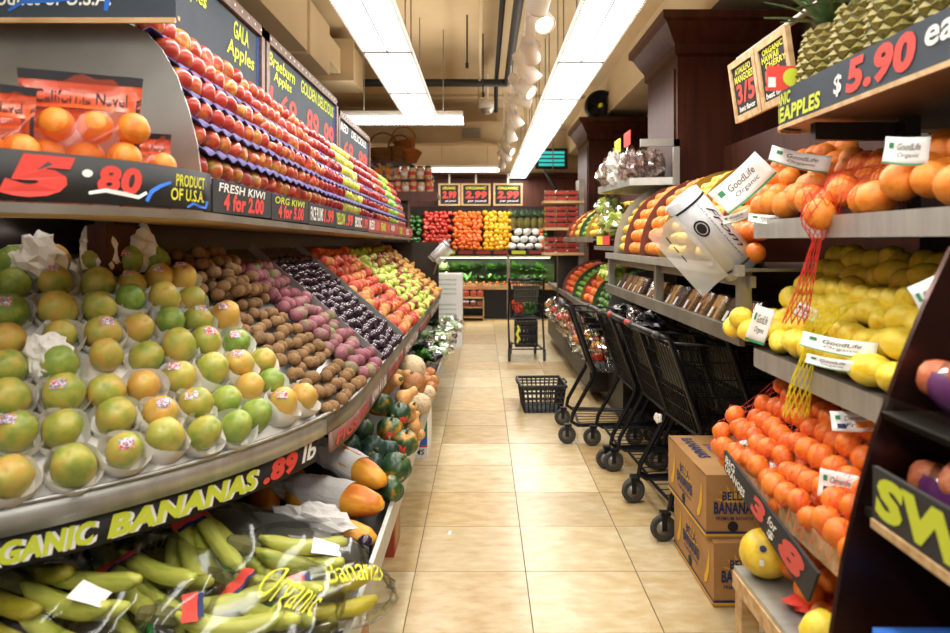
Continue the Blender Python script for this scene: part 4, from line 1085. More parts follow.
def rshelf(z, y0, y1, x1, bh, name, m='steel', rad=.16):
    """shelf with its far front corner rounded off"""
    pts = [(FX, y0)] + [(FX + rad - rad * math.cos(a), y1 - rad + rad * math.sin(a)) for a in [PI / 2 * k / 6 for k in range(7)]] + [(x1, y1)]
    n = len(pts)
    vs = [(x, y, z) for x, y in pts] + [(x, y, z - bh) for x, y in pts]
    MB().add(vs, [(i, i + 1, n + i + 1, n + i) for i in range(n - 1)]).build(name + '_band', m, cs)
    q = pts + [(x1, y0)]; k = len(q)
    v2 = [(x, y, z - .006) for x, y in q] + [(x, y, z - bh + .01) for x, y in q]
    f2 = [tuple(range(k)), tuple(range(2 * k - 1, k - 1, -1))] + [(i, k + i, k + (i + 1) % k, (i + 1) % k) for i in range(k)]
    MB().add([(x + .006, y - .004, z_) for x, y, z_ in v2], f2).build(name, 'steel_dull', cs)
rshelf(1.437, 1.26, 2.46, 1.6, .058, 'orange_shelf')
rshelf(1.015, 1.26, 2.46, 1.6, .062, 'lemon_shelf')
rshelf(1.73, 1.2, 2.2, 1.6, .02, 'pineapple_shelf', 'light_wood', .1)
pb('upright', 'dark_metal', 1.18, 1.22, 1.95, 1.99, 1.43, 1.72)
pb('cross_beam', 'dark_metal', .95, 1.2, 2.0, 2.03, 1.66, 1.71)
pb('dark_back', 'dark_metal', 1.5, 1.53, 1.26, 2.4, 1.05, 1.72)  # plain dark sheet behind the orange and lemon shelves

# arched bins
def arc_pts(cx, cz, a, b, k0=0, k1=1.0, n=14): return [(cx - a * math.cos(PI / 2 * (k0 + (k1 - k0) * i / n)), cz + b * math.sin(PI / 2 * (k0 + (k1 - k0) * i / n))) for i in range(n + 1)]
def arch_divider(y, cx, cz, a, b, m, label, group, parent=None):
    ex = .02
    if 4.7 < y < 5.65: a -= cx - 1.28; cx = 1.28; ex = .02
    poly = arc_pts(cx, cz, a, b) + [(cx + ex, cz + b), (cx + ex, cz)]
    o = MB().prism(poly, .006, Matrix.Translation((0, y, 0))).build('arched_divider', m, parent)
    if not parent: tag(o, label, 'divider', group)
    return o
mat('div_maroon', '7d4a3e', .4, .3); mat('div_gold', 'b89548', .35, .7); mat('div_green', '4d5b3c', .4, .4); mat('div_brown', '8a5a36', .4, .4)
def bank(key, name, y0, y1, cx, cz, a, b, dia, label, frm, cat, group, m=None, sc=1.0, kmax=.93, two=False):
    L_ = 0; P = arc_pts(cx, cz, a, b, 0, kmax, 60); cum = [0]
    for p, q in zip(P, P[1:]): cum.append(cum[-1] + math.hypot(q[0] - p[0], q[1] - p[1]))
    i = 0; s = dia * .5
    while s < cum[-1]:
        j = max(k for k in range(len(cum)) if cum[k] <= s); x, z = P[j]
        y = y0 + dia * (.55 if i % 2 else .75); q = 0
        while y < y1 - dia * .45:
            if x + dia * .9 > 1.3 and 4.68 < y < 5.68:      # the wood column stands here
                y += dia * 1.01; continue
            o = put(name, key, (x + dia * .25 + R.uniform(-.06, .06) * dia, y + R.uniform(-.05, .05) * dia, z + R.uniform(-.05, .05) * dia + dia * .1), rr() if key != 'lemon' else (PI / 2 + R.uniform(-.5, .5), R.uniform(-.4, .4), R.uniform(-.6, .9)), sc * R.uniform(.92, 1.02),
                    '%s, %s row up, %s from the %s' % (label, ORD[min(i, 19)], ORD[min(q, 19)], frm.replace('near ', '')), cat, group, (R.choice(m) if isinstance(m, list) else m))
            y += dia * 1.01; q += 1
        s += dia * .95; i += 1
EA = (1.33, 1.285, .40, .46)
EB = (1.35, 1.285, .385, .42)
for y, m, lb in ((2.82, 'div_maroon', 'maroon arched divider beside the netted oranges'), (3.22, 'div_gold', 'gold arched divider between the two lemon bins'), (3.7, 'div_gold', 'gold arched divider between lemons and oranges'), (4.16, 'div_maroon', 'maroon arched divider between the two orange bins'), (4.62, 'div_maroon', 'maroon arched divider behind the far orange bin'), (4.98, 'sheet_metal', 'grey arched divider at the end of the citrus bins')):
    arch_divider(y, *EA, m, lb, 'arched dividers of the citrus bins')
bank('orange', 'orange', 2.47, 2.81, *EB, .08, 'large orange by the bag roll', 'netted oranges', 'orange', 'oranges in the roll bin', m=['orange', 'tangerine'])
bank('lemon', 'lemon', 2.83, 3.21, *EB, .064, 'lemon in the near arched bin', 'near divider', 'lemon', 'lemons in the near arched bin', m='lemon_dim')
bank('lemon', 'lemon', 3.23, 3.69, *EB, .066, 'lemon in the second arched bin', 'near divider', 'lemon', 'lemons in the second arched bin', m='lemon_dim')
bank('orange', 'orange', 3.71, 4.15, *EB, .078, 'orange in the bin past the lemons', 'near divider', 'orange', 'oranges in the middle arched bin')
bank('orange', 'orange', 4.17, 4.61, *EB, .078, 'orange in the far arched bin', 'near divider', 'orange', 'oranges in the far arched bin')
bank('lemon', 'lemon', 4.63, 4.97, *EB, .07, 'yellow citrus in the last arched bin', 'near divider', 'lemon', 'yellow citrus in the last bin', m='lemon_dim')

# clear clamshell boxes on the lower shelf
mat('nuts', '8a5a34', .7, c2=['c98b46', '5b3418'], scale=40); mat('nuts_gold', 'c98a3c', .6, c2=['e0b060', '9a6030'], scale=40); mat('nuts_dark', '4d2c1e', .7, c2=['6d4530', '2f1a12'], scale=40)
def clamshell(pos, rz, w_, d_, h_, tilt, fill_m, label, group, name='clamshell_box', extra=None):
    t = thing(name, label, 'container', pos, rz, group); t.rotation_euler = (0, tilt, rz)
    MB().box(-d_ / 2 + .006, d_ / 2 - .006, -w_ / 2 + .006, w_ / 2 - .006, .006, h_ * .8).build('contents', fill_m, t)
    vs = [(x * k, y * k, z) for z, k in ((0, .92), (h_ * .6, 1), (h_ * .62, 1.04), (h_ * .66, 1.04), (h_, .9)) for x, y in ((-d_ / 2, -w_ / 2), (d_ / 2, -w_ / 2), (d_ / 2, w_ / 2), (-d_ / 2, w_ / 2))]
    fs = [(4 * i + j, 4 * i + (j + 1) % 4, 4 * i + 4 + (j + 1) % 4, 4 * i + 4 + j) for i in range(4) for j in range(4)] + [(3, 2, 1, 0), (16, 17, 18, 19)]
    MB().add(vs, fs).build('plastic_shell', 'clear_plastic', t)
    MB().add([(-d_ / 2 * .5, -w_ / 2 * .25, h_ + .002), (d_ / 2 * .1, -w_ / 2 * .25, h_ + .002), (d_ / 2 * .1, w_ / 2 * .25, h_ + .002), (-d_ / 2 * .5, w_ / 2 * .25, h_ + .002)], [(0, 1, 2, 3)]).build('label', 'label_white', t)
    return t
CY = [2.62, 2.78, 2.96, 3.14, 3.32, 3.5, 3.64, 3.9, 4.06, 4.3, 4.45, 4.6, 4.78, 4.95]
for k, y in enumerate(CY):
    clamshell((FX + .115, y, 1.06), 0, .115, .15, .05, -1.05, ('nuts', 'nuts_dark', 'nuts_gold', 'nuts')[k % 4], 'clear clamshell box of dried fruit leaning on the low shelf, %s from the bag roll' % ORD[k], 'clamshell boxes on the low shelf')

# pineapple shelf -----------------------------------------------------------------------
o = thing('shelf_sign', 'black shelf sign reading ORGANIC PINEAPPLES $5.90 each', 'sign')
rad = .1
sp_ = [(FX + rad - rad * math.cos(a) - .004, 2.2 - rad + rad * math.sin(a)) for a in [PI / 2 * k / 6 for k in range(6, -1, -1)]] + [(FX - .004, 1.2)]
cl = [0]
for p, q in zip(sp_, sp_[1:]): cl.append(cl[-1] + math.hypot(q[0] - p[0], q[1] - p[1]))
def sgn(d, z, off=0):
    d = min(max(d, 0), cl[-1] - 1e-5); i = max(k for k in range(len(cl) - 1) if cl[k] <= d); f_ = (d - cl[i]) / (cl[i + 1] - cl[i])
    return Vector((sp_[i][0] + (sp_[i + 1][0] - sp_[i][0]) * f_ - off, sp_[i][1] + (sp_[i + 1][1] - sp_[i][1]) * f_, z))
MB().sheet(lambda u, v: sgn(cl[-1] * u, 1.715 + .105 * v), 40, 1, .006).build('board', 'chalk_blue', o)
MB().sheet(lambda u, v: sgn(cl[-1] * u, 1.705 + .012 * v, .004), 40, 1, .006).build('trim_strip', 'light_wood', o)
def sl(d0, d1, z0, z1): return lambda u, v: sgn(d0 + (d1 - d0) * u, z0 + (z1 - z0) * v, .002)
letter('lettering', 'ORGANIC', sl(.05, .22, 1.775, 1.812), 'ink_lime', o, .04, .1)
letter('lettering', 'PINEAPPLES', sl(.03, .40, 1.725, 1.77), 'ink_lime', o, .04, .1)
letter('lettering', '$', sl(.47, .51, 1.735, 1.79), 'ink_white', o, .02, .1)
letter('lettering', '5.90', sl(.53, .81, 1.728, 1.812), 'ink_red', o, .05, .15)
letter('lettering', 'ea', sl(.84, .93, 1.76, 1.80), 'ink_white', o, .02, .15)
def make_pineapple(seed):
    rn = random.Random(seed)
    t = bpy.data.objects.new('pineapple', None); col.objects.link(t)
    m = MB(); n = 13; rows = 11
    for i in range(rows):
        z = .012 + i * .0165; u = i / (rows - 1)
        rad_ = .066 * (.72 + .36 * math.sin(PI * (u * .8 + .12)))
        for j in range(n):
            a = 2 * PI * (j + .5 * (i % 2)) / n
            c = Vector((rad_ * math.cos(a), rad_ * math.sin(a), z)); nn = Vector((math.cos(a), math.sin(a), .1)); tt = Vector((-math.sin(a), math.cos(a), 0))
            w_ = rad_ * PI / n * 1.05; h_ = .0125
            vs = [c + tt * w_ - nn * .004, c + Vector((0, 0, h_)) - nn * .004, c - tt * w_ - nn * .004, c - Vector((0, 0, h_)) - nn * .004, c + nn * .008]
            m.add(vs, [(0, 1, 4), (1, 2, 4), (2, 3, 4), (3, 0, 4)])
    m.build('eyes', 'pineapple', t)['kind'] = 'stuff'
    MB().lathe([(0, 0), (.045, 0), (.062, .05), (.066, .1), (.058, .16), (.03, .195), (0, .2)], 16).build('fruit_core', 'pine_core', t, True)
    m = MB()
    for i in range(26):
        a = i * 2.4; e = 1.35 - i / 26 * .95; l_ = .2 - .1 * (i / 26)
        d = Vector((math.cos(a) * math.cos(e), math.sin(a) * math.cos(e), math.sin(e))); sd = Vector((-math.sin(a), math.cos(a), 0)); vs = []
        for k in range(5):
            u = k / 4; p = Vector((0, 0, .19)) + d * l_ * u + Vector((math.cos(a), math.sin(a), -.4)) * .05 * u * u; ww = .013 * (1, .95, .75, .45, .03)[k]
            vs += [p - sd * ww, p + Vector((0, 0, -.004)), p + sd * ww]
        m.add(vs, [q for k in range(4) for q in ((3 * k, 3 * k + 1, 3 * k + 4, 3 * k + 3), (3 * k + 1, 3 * k + 2, 3 * k + 5, 3 * k + 4))])
    m.build('leaf_crown', 'pine_leaf', t, True)
    return t
mat('pine_core', '7a6a34', .7, c2=['5a5228', '94803c'], scale=20)
pa = make_pineapple(1); k = 0
PI_POS = [(1.02, 2.05), (1.03, 1.86), (1.02, 1.67), (1.03, 1.48), (1.02, 1.3), (1.24, 1.97), (1.24, 1.76), (1.24, 1.55), (1.24, 1.36)]
for (x, y) in PI_POS:
    o = pa if k == 0 else dup(pa)
    o.location = (x, y, 1.735); o.rotation_euler = (R.uniform(-.06, .06), R.uniform(-.06, .06), R.uniform(0, 6)); s_ = R.uniform(1.2, 1.3); o.scale = (s_, s_, s_ * 1.12)
    tag(o, 'pineapple in the %s row on the sign shelf, %s from the far end' % ('front' if k < 5 else 'back', ORD[k if k < 5 else k - 5]), 'pineapple', 'pineapples on the sign shelf'); k += 1
o = thing('paper_tag', 'red and green printed tag pinned before the first pineapple', 'tag', (.91, 2.12, 1.825))
MB().box(-.05, .06, -.002, .002, 0, .075).build('card_body', 'ink_red', o); MB().lathe([(0, .0025), (.028, .0025), (.028, .003)], 14, Matrix.Translation((.025, -.0, .04)) @ Matrix.Rotation(PI / 2, 4, 'X')).build('fruit_print', 'ink_lime', o)
MB().box(-.047, -.025, -.004, -.002, .01, .04).build('barcode', 'ink_white', o)
o = thing('paper_tag', 'white paper tag hanging on a pineapple crown', 'tag', (.96, 1.83, 1.93)); o.rotation_euler = (0, .5, .2)
MB().box(-.012, .012, -.002, .0, 0, .09).build('card_body', 'label_white', o)

# two wood framed boards hanging
def wood_board(y0, y1, words, label):
    t = thing('price_board', label, 'sign', (1.02, (y0 + y1) / 2, 1.84), 0, 'wood framed boards by the pineapples'); t.rotation_euler = (0, -.14, 0)
    h = (y1 - y0) / 2; Hb = .235
    MB().box(-.004, .004, -h + .02, h - .02, .02, Hb - .02).build('board', 'chalk_dark', t)
    for b in ((-.01, .008, -h, h, Hb - .025, Hb), (-.01, .008, -h, h, 0, .025), (-.01, .008, -h, -h + .025, .025, Hb - .025), (-.01, .008, h - .025, h, .025, Hb - .025)): MB().box(*b).build('frame_rail', 'light_wood', t)
    for s, u0, u1, v0, v1, c in words:
        letter('lettering', s, quadfn((-.0055, h - 2 * h * u0, v0 * Hb), (0, -2 * h * (u1 - u0), 0), (0, 0, (v1 - v0) * Hb)), c, t, .03, .1)
wood_board(2.54, 2.8, [('ATAULFO', .2, .8, .76, .86, 'ink_yellow'), ('MANGOES', .15, .85, .62, .74, 'ink_yellow'), ('3/5', .15, .85, .28, .6, 'ink_red'), ('best flavor', .2, .8, .15, .24, 'ink_white')], 'wood framed chalk board reading ATAULFO MANGOES 3/5')
wood_board(2.27, 2.53, [('ORGANIC', .2, .85, .78, .87, 'ink_yellow'), ('HAWAII', .15, .7, .67, .77, 'ink_yellow'), ('CHERRY', .25, .9, .57, .66, 'ink_yellow'), ('5A', .15, .8, .26, .55, 'ink_red'), ('best flavor', .15, .85, .14, .23, 'ink_white')], 'wood framed chalk board reading ORGANIC with 5A price')
tag(MB().tube([(1.03, 2.82, 2.1), (1.03, 1.6, 2.1)], .012, 8).tube([(1.03, 1.62, 2.1), (1.6, 1.62, 2.1)], .012, 8).build('hanging_rail', 'steel_dull', None, True), 'steel rail holding the wood framed boards', 'rail')

# netted fruit ---------------------------------------------------------------------------
def net_over(balls, x0, x1, y0, y1, base, m, label, step=.0125, off=.004, th=.0011, name='net_bag', x_skew=0):
    """strands of netting laid over a heap of balls (x,y,z,r)"""
    nx, ny = max(3, int((x1 - x0) / step)), max(3, int((y1 - y0) / step))
    def hgt(x, y):
        z = base(x, y)
        for bx, by, bz, br in balls:
            d2 = (x - bx) ** 2 + (y - by) ** 2; R2 = br + off
            if d2 < R2 * R2: z = max(z, bz + math.sqrt(R2 * R2 - d2))
        return z
    Hh = [[hgt(x0 + (x1 - x0) * i / nx, y0 + (y1 - y0) * j / ny) for j in range(ny + 1)] for i in range(nx + 1)]
    for _ in range(2):
        Hh = [[max(Hh[i][j], (Hh[max(i - 1, 0)][j] + Hh[min(i + 1, nx)][j] + Hh[i][max(j - 1, 0)] + Hh[i][min(j + 1, ny)]) / 4 - .002) for j in range(ny + 1)] for i in range(nx + 1)]
    V_ = [(x0 + (x1 - x0) * i / nx, y0 + (y1 - y0) * j / ny, Hh[i][j]) for i in range(nx + 1) for j in range(ny + 1)]
    mb = MB(); W_ = ny + 1
    def strand(ids):
        mb.tube([V_[q] for q in ids], th, 3)
    for c in range(-nx, ny + 1):
        ids = [i * W_ + (c + i) for i in range(nx + 1) if 0 <= c + i <= ny]
        if len(ids) > 1: strand(ids)
    for c in range(0, nx + ny + 1):
        ids = [i * W_ + (c - i) for i in range(nx + 1) if 0 <= c - i <= ny]
        if len(ids) > 1: strand(ids)
    o = mb.build(name, m); o['kind'] = 'stuff'
    return tag(o, label, 'net', None, 'stuff')
def heap(key, name, x0, x1, y0, y1, z0, slope, dia, layers, label, cat, group, m=None, frm='far end', rot=None, sc=1.0, zcap=9):
    """rows x going back, columns y; heap rises towards the back; several layers deep at the front face"""
    balls = []; i = 0; x = x0
    while x < x1:
        y = y1 - dia * (.5 if i % 2 else .9); q = 0
        while y > y0 + dia * .3:
            zt_ = z0 + dia * .5 + slope * (x - x0) + R.uniform(-.12, .28) * dia
            if zt_ < zcap:
                p = (x + R.uniform(-.14, .14) * dia, y + R.uniform(-.15, .15) * dia, zt_)
                put(name, key, p, rot() if rot else rr(), sc * R.uniform(.93, 1.05), '%s, %s row back, %s from the %s' % (label, ORD[i], ORD[min(q, 19)], frm), cat, group, m)
                balls.append((*p, dia / 2))
            y -= dia * 1.0; q += 1
        x += dia / math.sqrt(1 + slope * slope) * .98; i += 1
    return balls
B1 = heap('orange', 'orange', .945, 1.2, 1.28, 2.42, 1.437, .55, .086, 1, 'orange heaped on the orange shelf', 'orange', 'oranges on the orange shelf', sc=1.05)
B2 = heap('lemon', 'lemon', .945, 1.25, 1.28, 2.44, 1.02, .9, .076, 1, 'lemon heaped on the lemon shelf', 'lemon', 'lemons on the lemon shelf', rot=lambda: (PI / 2 + R.uniform(-.6, .6), R.uniform(-.5, .5), R.uniform(-1, 1)), sc=1.28, zcap=1.36)
net_over([b for b in B1 if 1.6 < b[1] < 2.1 and b[0] < 1.13], .9, 1.15, 1.7, 2.05, lambda x, y: 1.45, 'net_red', 'red net stretched over the shelf oranges', .018, th=.0008)
net_over([b for b in B2 if b[1] > 1.6 and b[0] < 1.05], .90, 1.03, 1.75, 2.1, lambda x, y: 1.03, 'net_yellow', 'yellow net stretched over the shelf lemons', .034, th=.0007)
# nets knotted and hanging over the shelf edges
def net_tail(pts, rads, m, label, k=12):
    mb = MB(); P = [Vector(p) for p in pts]
    for j in range(k):
        for sg in (1, -1):
            L_ = []
            for i in range(15):
                u = i / 14 * (len(P) - 1); a_ = int(min(u, len(P) - 2)); f_ = u - a_
                p = P[a_].lerp(P[a_ + 1], f_); r_ = rads[a_] + (rads[a_ + 1] - rads[a_]) * f_; an = 2 * PI * j / k + sg * i * .3
                L_.append(p + Vector((math.cos(an) * r_, math.sin(an) * r_ * .6, 0)))
            mb.tube(L_, .0012, 3)
    o = mb.build('net_tail', m); return tag(o, label, 'net', None, 'stuff')
net_tail([(.89, 1.83, 1.5), (.885, 1.84, 1.42), (.882, 1.85, 1.37), (.872, 1.9, 1.24), (.868, 1.95, 1.14)], [.05, .05, .012, .022, .035], 'net_red', 'red net tail knotted and hanging over the lemons')
net_tail([(.93, 1.86, 1.2), (.9, 1.87, 1.15), (.885, 1.9, 1.08), (.878, 1.93, .98), (.87, 1.95, .88)], [.05, .035, .012, .03, .035], 'net_yellow', 'yellow net tail hanging down past the lemon shelf')
for k, (x, y, z) in enumerate(((.885, 1.84, 1.44),)):
    put('orange', 'orange', (x, y, z), rr(), 1.02, 'orange bulging over the shelf edge in the red net', 'orange', None)
for k, (px, py, Y) in enumerate(((741, 318, 2.42), (752, 330, 2.36), (735, 326, 2.47))):
    put('lemon', 'lemon', at(px, py, Y), (1.2, .3, k), 1.25, 'lemon bulging past the far shelf corner, %s from the carts' % ORD[k], 'lemon', 'lemons at the shelf corner')

def paper_label(pos, w_, h_, rot, label, words='GoodLife', sub='Organic', edge='ink_green', pic=False):
    t = thing('paper_label', label, 'label', pos, 0, 'labels on the netted fruit'); t.rotation_euler = rot
    def f(u, v): return Vector(((u - .5) * w_, .012 * math.sin(u * 2.8) * w_ / .1 + .006 * math.sin(v * 3 + u * 2), (v - .5) * h_))
    MB().sheet(f, 8, 4, .0008).build('paper', 'label_white', t, True)
    g = lambda u0, u1, v0, v1: (lambda u, v: f(u0 + (u1 - u0) * u, v0 + (v1 - v0) * v) + Vector((0, -.0016, 0)))
    if edge: MB().sheet(g(.0, 1, 0, .07), 8, 1).build('edge_stripe', edge, t)
    letter('lettering', words, g(.28, .8, .55, .78), 'ink_black', t, 0, .2); letter('lettering', sub, g(.3, .78, .25, .45), 'ink_black', t, 0, .2)
    if pic:
        MB().sheet(g(.5, .85, .2, .5), 3, 2).build('fruit_print', 'ink_orange', t); MB().sheet(g(.12, .3, .15, .4), 3, 2).build('barcode', 'ink_navy', t)
    MB().sheet(g(.1, .2, .6, .8), 2, 2).build('seal_print', 'ink_green', t)
    return t
PL = [((906, 150, 1.5), .085, .06, (-.2, .1, -.7), 'paper label standing on the near oranges, GoodLife Organic'), ((742, 183, 2.3), .2, .1, (-.2, -.75, -.3), 'large tilted GoodLife label with green edge beside the bag roll'), ((800, 158, 2.1), .17, .05, (-.3, .25, -.4), 'curled paper label lying behind the upper oranges'),
      ((838, 344, 1.75), .17, .04, (-.5, .1, -.6), 'paper label lying across the lower lemons'), ((830, 362, 1.72), .11, .025, (-.5, .1, -.6), 'narrow paper label under the lemons'), ((935, 300, 1.38), .07, .09, (-.2, -.5, -.8), 'paper label tilted at the lemon heap near the dark panel'),
      ((760, 325, 2.28), .06, .12, (-.2, .3, -.4), 'crumpled paper label hanging at the lemon corner'), ((806, 312, 2.02), .06, .04, (-.3, .4, -.5), 'small paper label among the upper lemons'), ((735, 217, 2.4), .09, .03, (-.3, -.3, -.5), 'white paper strip at the orange shelf corner'), ((770, 218, 2.2), .13, .03, (-.4, .05, -.5), 'white paper strip along the orange shelf edge')]
for (q, w_, h_, rot, lb) in PL: paper_label(at(*q), w_, h_, rot, lb)

# tangerine display -----------------------------------------------------------------------
td = thing('tangerine_rack', 'low wooden rack holding the netted tangerines', 'rack')
MB().box(.8, 1.5, 1.27, 2.33, .63, .66).build('rack_shelf', 'light_wood', td)
MB().box(.79, .8, 1.27, 2.2, .62, .68).build('rack_edge', 'light_wood', td)
MB().box(1.42, 1.5, 2.25, 2.33, .43, .63).build('post', 'light_wood', td); MB().box(1.42, 1.5, 1.27, 1.35, .43, .63).build('post', 'light_wood', td)
B3 = heap('tangerine', 'tangerine', .80, 1.15, 1.28, 2.36, .665, .95, .066, 1, 'tangerine heaped under the lemon shelf', 'tangerine', 'tangerines in the net heap', sc=1.05, zcap=.96)
for k, (px, py, Y) in enumerate(((722, 432, 2.36), (735, 415, 2.38), (728, 458, 2.32), (748, 450, 2.24), (742, 428, 2.32), (755, 432, 2.26), (720, 447, 2.4))):
    put('tangerine', 'tangerine', at(px, py, Y), rr(), 1.05, 'tangerine at the far bulge of the net, %s counted from the banana boxes' % ORD[k], 'tangerine', 'tangerines at the bulge')
    B3.append((*at(px, py, Y), .034))
for k, (px, py, Y) in enumerate(((775, 480, 2.0), (795, 492, 1.9), (806, 470, 1.95), (780, 505, 1.9), (815, 502, 1.8), (830, 520, 1.7), (812, 530, 1.75), (838, 535, 1.62), (822, 545, 1.7), (800, 522, 1.85))):
    put('tangerine', 'tangerine', at(px, py, Y), rr(), 1.12, 'tangerine spilling over the rack edge, %s from the far end' % ORD[k], 'tangerine', 'tangerines over the rack edge')
    B3.append((*at(px, py, Y), .036))
net_over(B3, .76, 1.0, 1.3, 2.38, lambda x, y: .6 + (x - .76) * .9, 'net_red', 'red net stretched over the tangerine heap', .04, th=.0007)
B4 = heap('tangerine', 'tangerine', .84, 1.05, 1.3, 1.98, .425, .5, .068, 1, 'tangerine on the steel table under the rack', 'tangerine', 'tangerines on the steel table', sc=1.05, zcap=.6)
for (q, w_, h_, rot, lb) in [((754, 448, 2.2), .075, .06, (-.4, -.35, -.4), 'printed fruit label on the far tangerines'), ((785, 476, 1.98), .085, .055, (-.3, .1, -.5), 'printed fruit label in the middle of the tangerines'), ((838, 486, 1.68), .085, .065, (-.3, .05, -.6), 'printed fruit label by the dark panel edge'),
                             ((766, 492, 2.05), .06, .07, (-.3, -.4, -.5), 'printed fruit label at the crooked sign'), ((855, 420, 1.75), .11, .05, (-.5, -.15, -.5), 'pale orange printed label under the lemon shelf')]:
    paper_label(at(*q), w_, h_, rot, lb, 'Clementine', 'Fresh', None, True)
tb = thing('steel_table', 'low stainless table with a wooden leg under the tangerines', 'table')
MB().box(.735, 1.5, 1.15, 2.05, .405, .42).build('table_top', 'steel', tb); MB().box(.73, .75, 1.15, 2.05, .36, .405).build('apron', 'light_wood', tb); MB().box(.735, 1.5, 2.03, 2.05, .36, .405).build('apron', 'light_wood', tb)
for x, y in ((.735, 1.99), (1.43, 1.99), (.735, 1.2), (1.43, 1.2)): MB().box(x, x + .05, y, y + .05, 0, .4).build('leg', 'light_wood', tb)
pm = thing('pomelo', 'big yellow pomelo on the corner of the steel table', 'pomelo', (.80, 1.985, .42))
MB().lathe(prof_ball(.07, 14, .95, .12, .3, .05, .3, -.05), 22, Matrix.Translation((0, 0, .066))).build('fruit_body', 'pomelo', pm, True)
MB().lathe([(0, .0735), (.009, .072), (.0095, .07)], 10, Matrix.Translation((0, 0, .066)) @ Matrix.Rotation(1.0, 4, 'X') @ Matrix.Rotation(-.4, 4, 'Y')).build('sticker', 'ink_navy', pm)
MB().box(-.006, .006, -.0735, -.0725, -.008, .008, Matrix.Translation((0, 0, .066)) @ Matrix.Rotation(-.5, 4, 'Z')).build('sticker', 'label_white', pm)
tag(MB().lathe(prof([(0, -1), (.6, -.9), (1, -.2), (.95, .5), (.6, 1.1), (0, 1.3)], .045), 14).build('mango', 'lemon', None, True, (.765, 1.59, .475), (.2, .3, 0)), 'yellow mango on the table beside the dark panel', 'mango')
crumple('net_scrap', (.86, 1.8, .436), (.07, .06, .012), 'net_red', 'red net scrap lying on the steel table', 'net', 6)
# crooked sign on the rack edge
o = thing('crooked_sign', 'black chalk sign hanging crooked on the tangerine rack', 'sign')
pts = [(2.19, .715), (1.58, .62), (1.63, .53), (2.19, .655)]
MB().add([(.755, y, z) for y, z in pts] + [(.763, y, z) for y, z in pts], [(0, 1, 2, 3), (7, 6, 5, 4), (0, 4, 5, 1), (1, 5, 6, 2), (2, 6, 7, 3), (3, 7, 4, 0)]).build('board', 'chalkboard', o)
def cg(u, v, off=.0015):
    a = Vector((.755 - off, pts[0][0] + (pts[1][0] - pts[0][0]) * u, pts[0][1] + (pts[1][1] - pts[0][1]) * u)); b = Vector((.755 - off, pts[3][0] + (pts[2][0] - pts[3][0]) * u, pts[3][1] + (pts[2][1] - pts[3][1]) * u))
    return b.lerp(a, v)
def cf(u0, u1, v0, v1): return lambda u, v: cg(u0 + (u1 - u0) * u, v0 + (v1 - v0) * v)
letter('lettering', 'BIG', cf(.02, .16, .52, .92), 'ink_white', o, .03); letter('lettering', 'ORANGES', cf(.02, .3, .1, .48), 'ink_white', o, .03)
letter('lettering', '3', cf(.38, .54, .1, .92), 'ink_palered', o, .06); letter('lettering', 'for', cf(.57, .66, .5, .85), 'ink_white', o, .02); letter('lettering', '$', cf(.58, .65, .1, .42), 'ink_white', o, .02); letter('lettering', '8', cf(.7, .92, .08, .92), 'ink_palered', o, .06)

# dark end panel and the sweet potato display in front --------------------------------------
ep = [(.835, 1.36), (.79, 1.265), (.745, 1.157), (.70, 1.03), (.67, .925), (.641, .80), (.62, .67), (.605, .5), (.6, .3), (.6, 0), (1.5, 0), (1.5, 1.36)]
mat('lacquer', '5a3a30', .22, .75, c2='3c2420', scale=2)
tag(MB().prism(list(reversed(ep)), .012, Matrix.Translation((0, 1.25, 0))).build('end_panel', 'lacquer'), 'glossy dark end panel with a curved edge beside the tangerines', 'panel')
sd_ = thing('tray_display', 'dark tray display with lime lettering SWEET in front of the panel', 'display')
MB().box(.668, .676, .5, 1.2, .895, .985).build('sign_board', 'chalkboard', sd_); MB().box(.664, .676, .5, 1.2, .88, .895).build('sign_trim', 'light_wood', sd_)
MB().box(.676, 1.3, .5, 1.24, .885, .9).build('tray_floor', 'dark_metal', sd_)
letter('lettering', 'SWEET', quadfn((.6665, 1.19, .905), (0, -.5, 0), (0, 0, .072)), 'ink_lime', sd_, .06, .1)
MB().box(.70, 1.3, .5, 1.235, 1.06, 1.07).build('upper_tray', 'dark_metal', sd_); MB().box(.70, .705, .5, 1.235, 1.06, 1.1).build('tray_lip', 'clear_plastic', sd_)
for z, x in ((.9, .73), (1.072, .745)):
    for k in range(3):
        t = thing('sweet_potato_bag', 'purple banded bag of sweet potatoes on the %s tray, %s from the panel' % ('lower' if z < 1 else 'upper', ORD[k]), 'bag', (x + .06, 1.12 - k * .2, z), 0, 'bags on the tray display')
        for q in range(5):
            sc = obj('sweet_potato', ME['prickly'], t, ((q % 2) * .06 - .02, (q - 2) * .035, .035 + (q % 3) * .025), (1.4, .3, q), m='sweet_potato'); sc.scale = (1.1, 1.1, 1.15)
        def film(u, v, e=1.0):
            a = 2 * PI * u; tt = PI * v
            return Vector((.01 + math.sin(tt) ** .6 * math.cos(a) * .075 * e, -math.cos(tt) * .1 * e, .055 + math.sin(tt) ** .6 * math.sin(a) * .055 * e))
        MB().sheet(film, 18, 10).build('bag_film', 'bag_plastic', t, True)
        MB().sheet(lambda u, v: film(.42 + .2 * u, .1 + .8 * v, 1.02), 4, 8).build('purple_band', 'bag_purple', t, True)
bb = thing('snack_bag', 'blue bag with orange print below the tray display', 'bag', (.80, 1.0, .615))
def bf(u, v): return Vector((-.16 + .4 * u, -.25 + .4 * v, .12 + .05 * math.sin(PI * u) * math.sin(PI * v)))
MB().sheet(bf, 10, 10, .06).build('bag_body', 'ink_blue', bb, True)
MB().sheet(lambda u, v: bf(.2 + .5 * u, .5 + .3 * v) + Vector((0, 0, .002)), 5, 5).build('bag_print', 'ink_orange', bb, True)
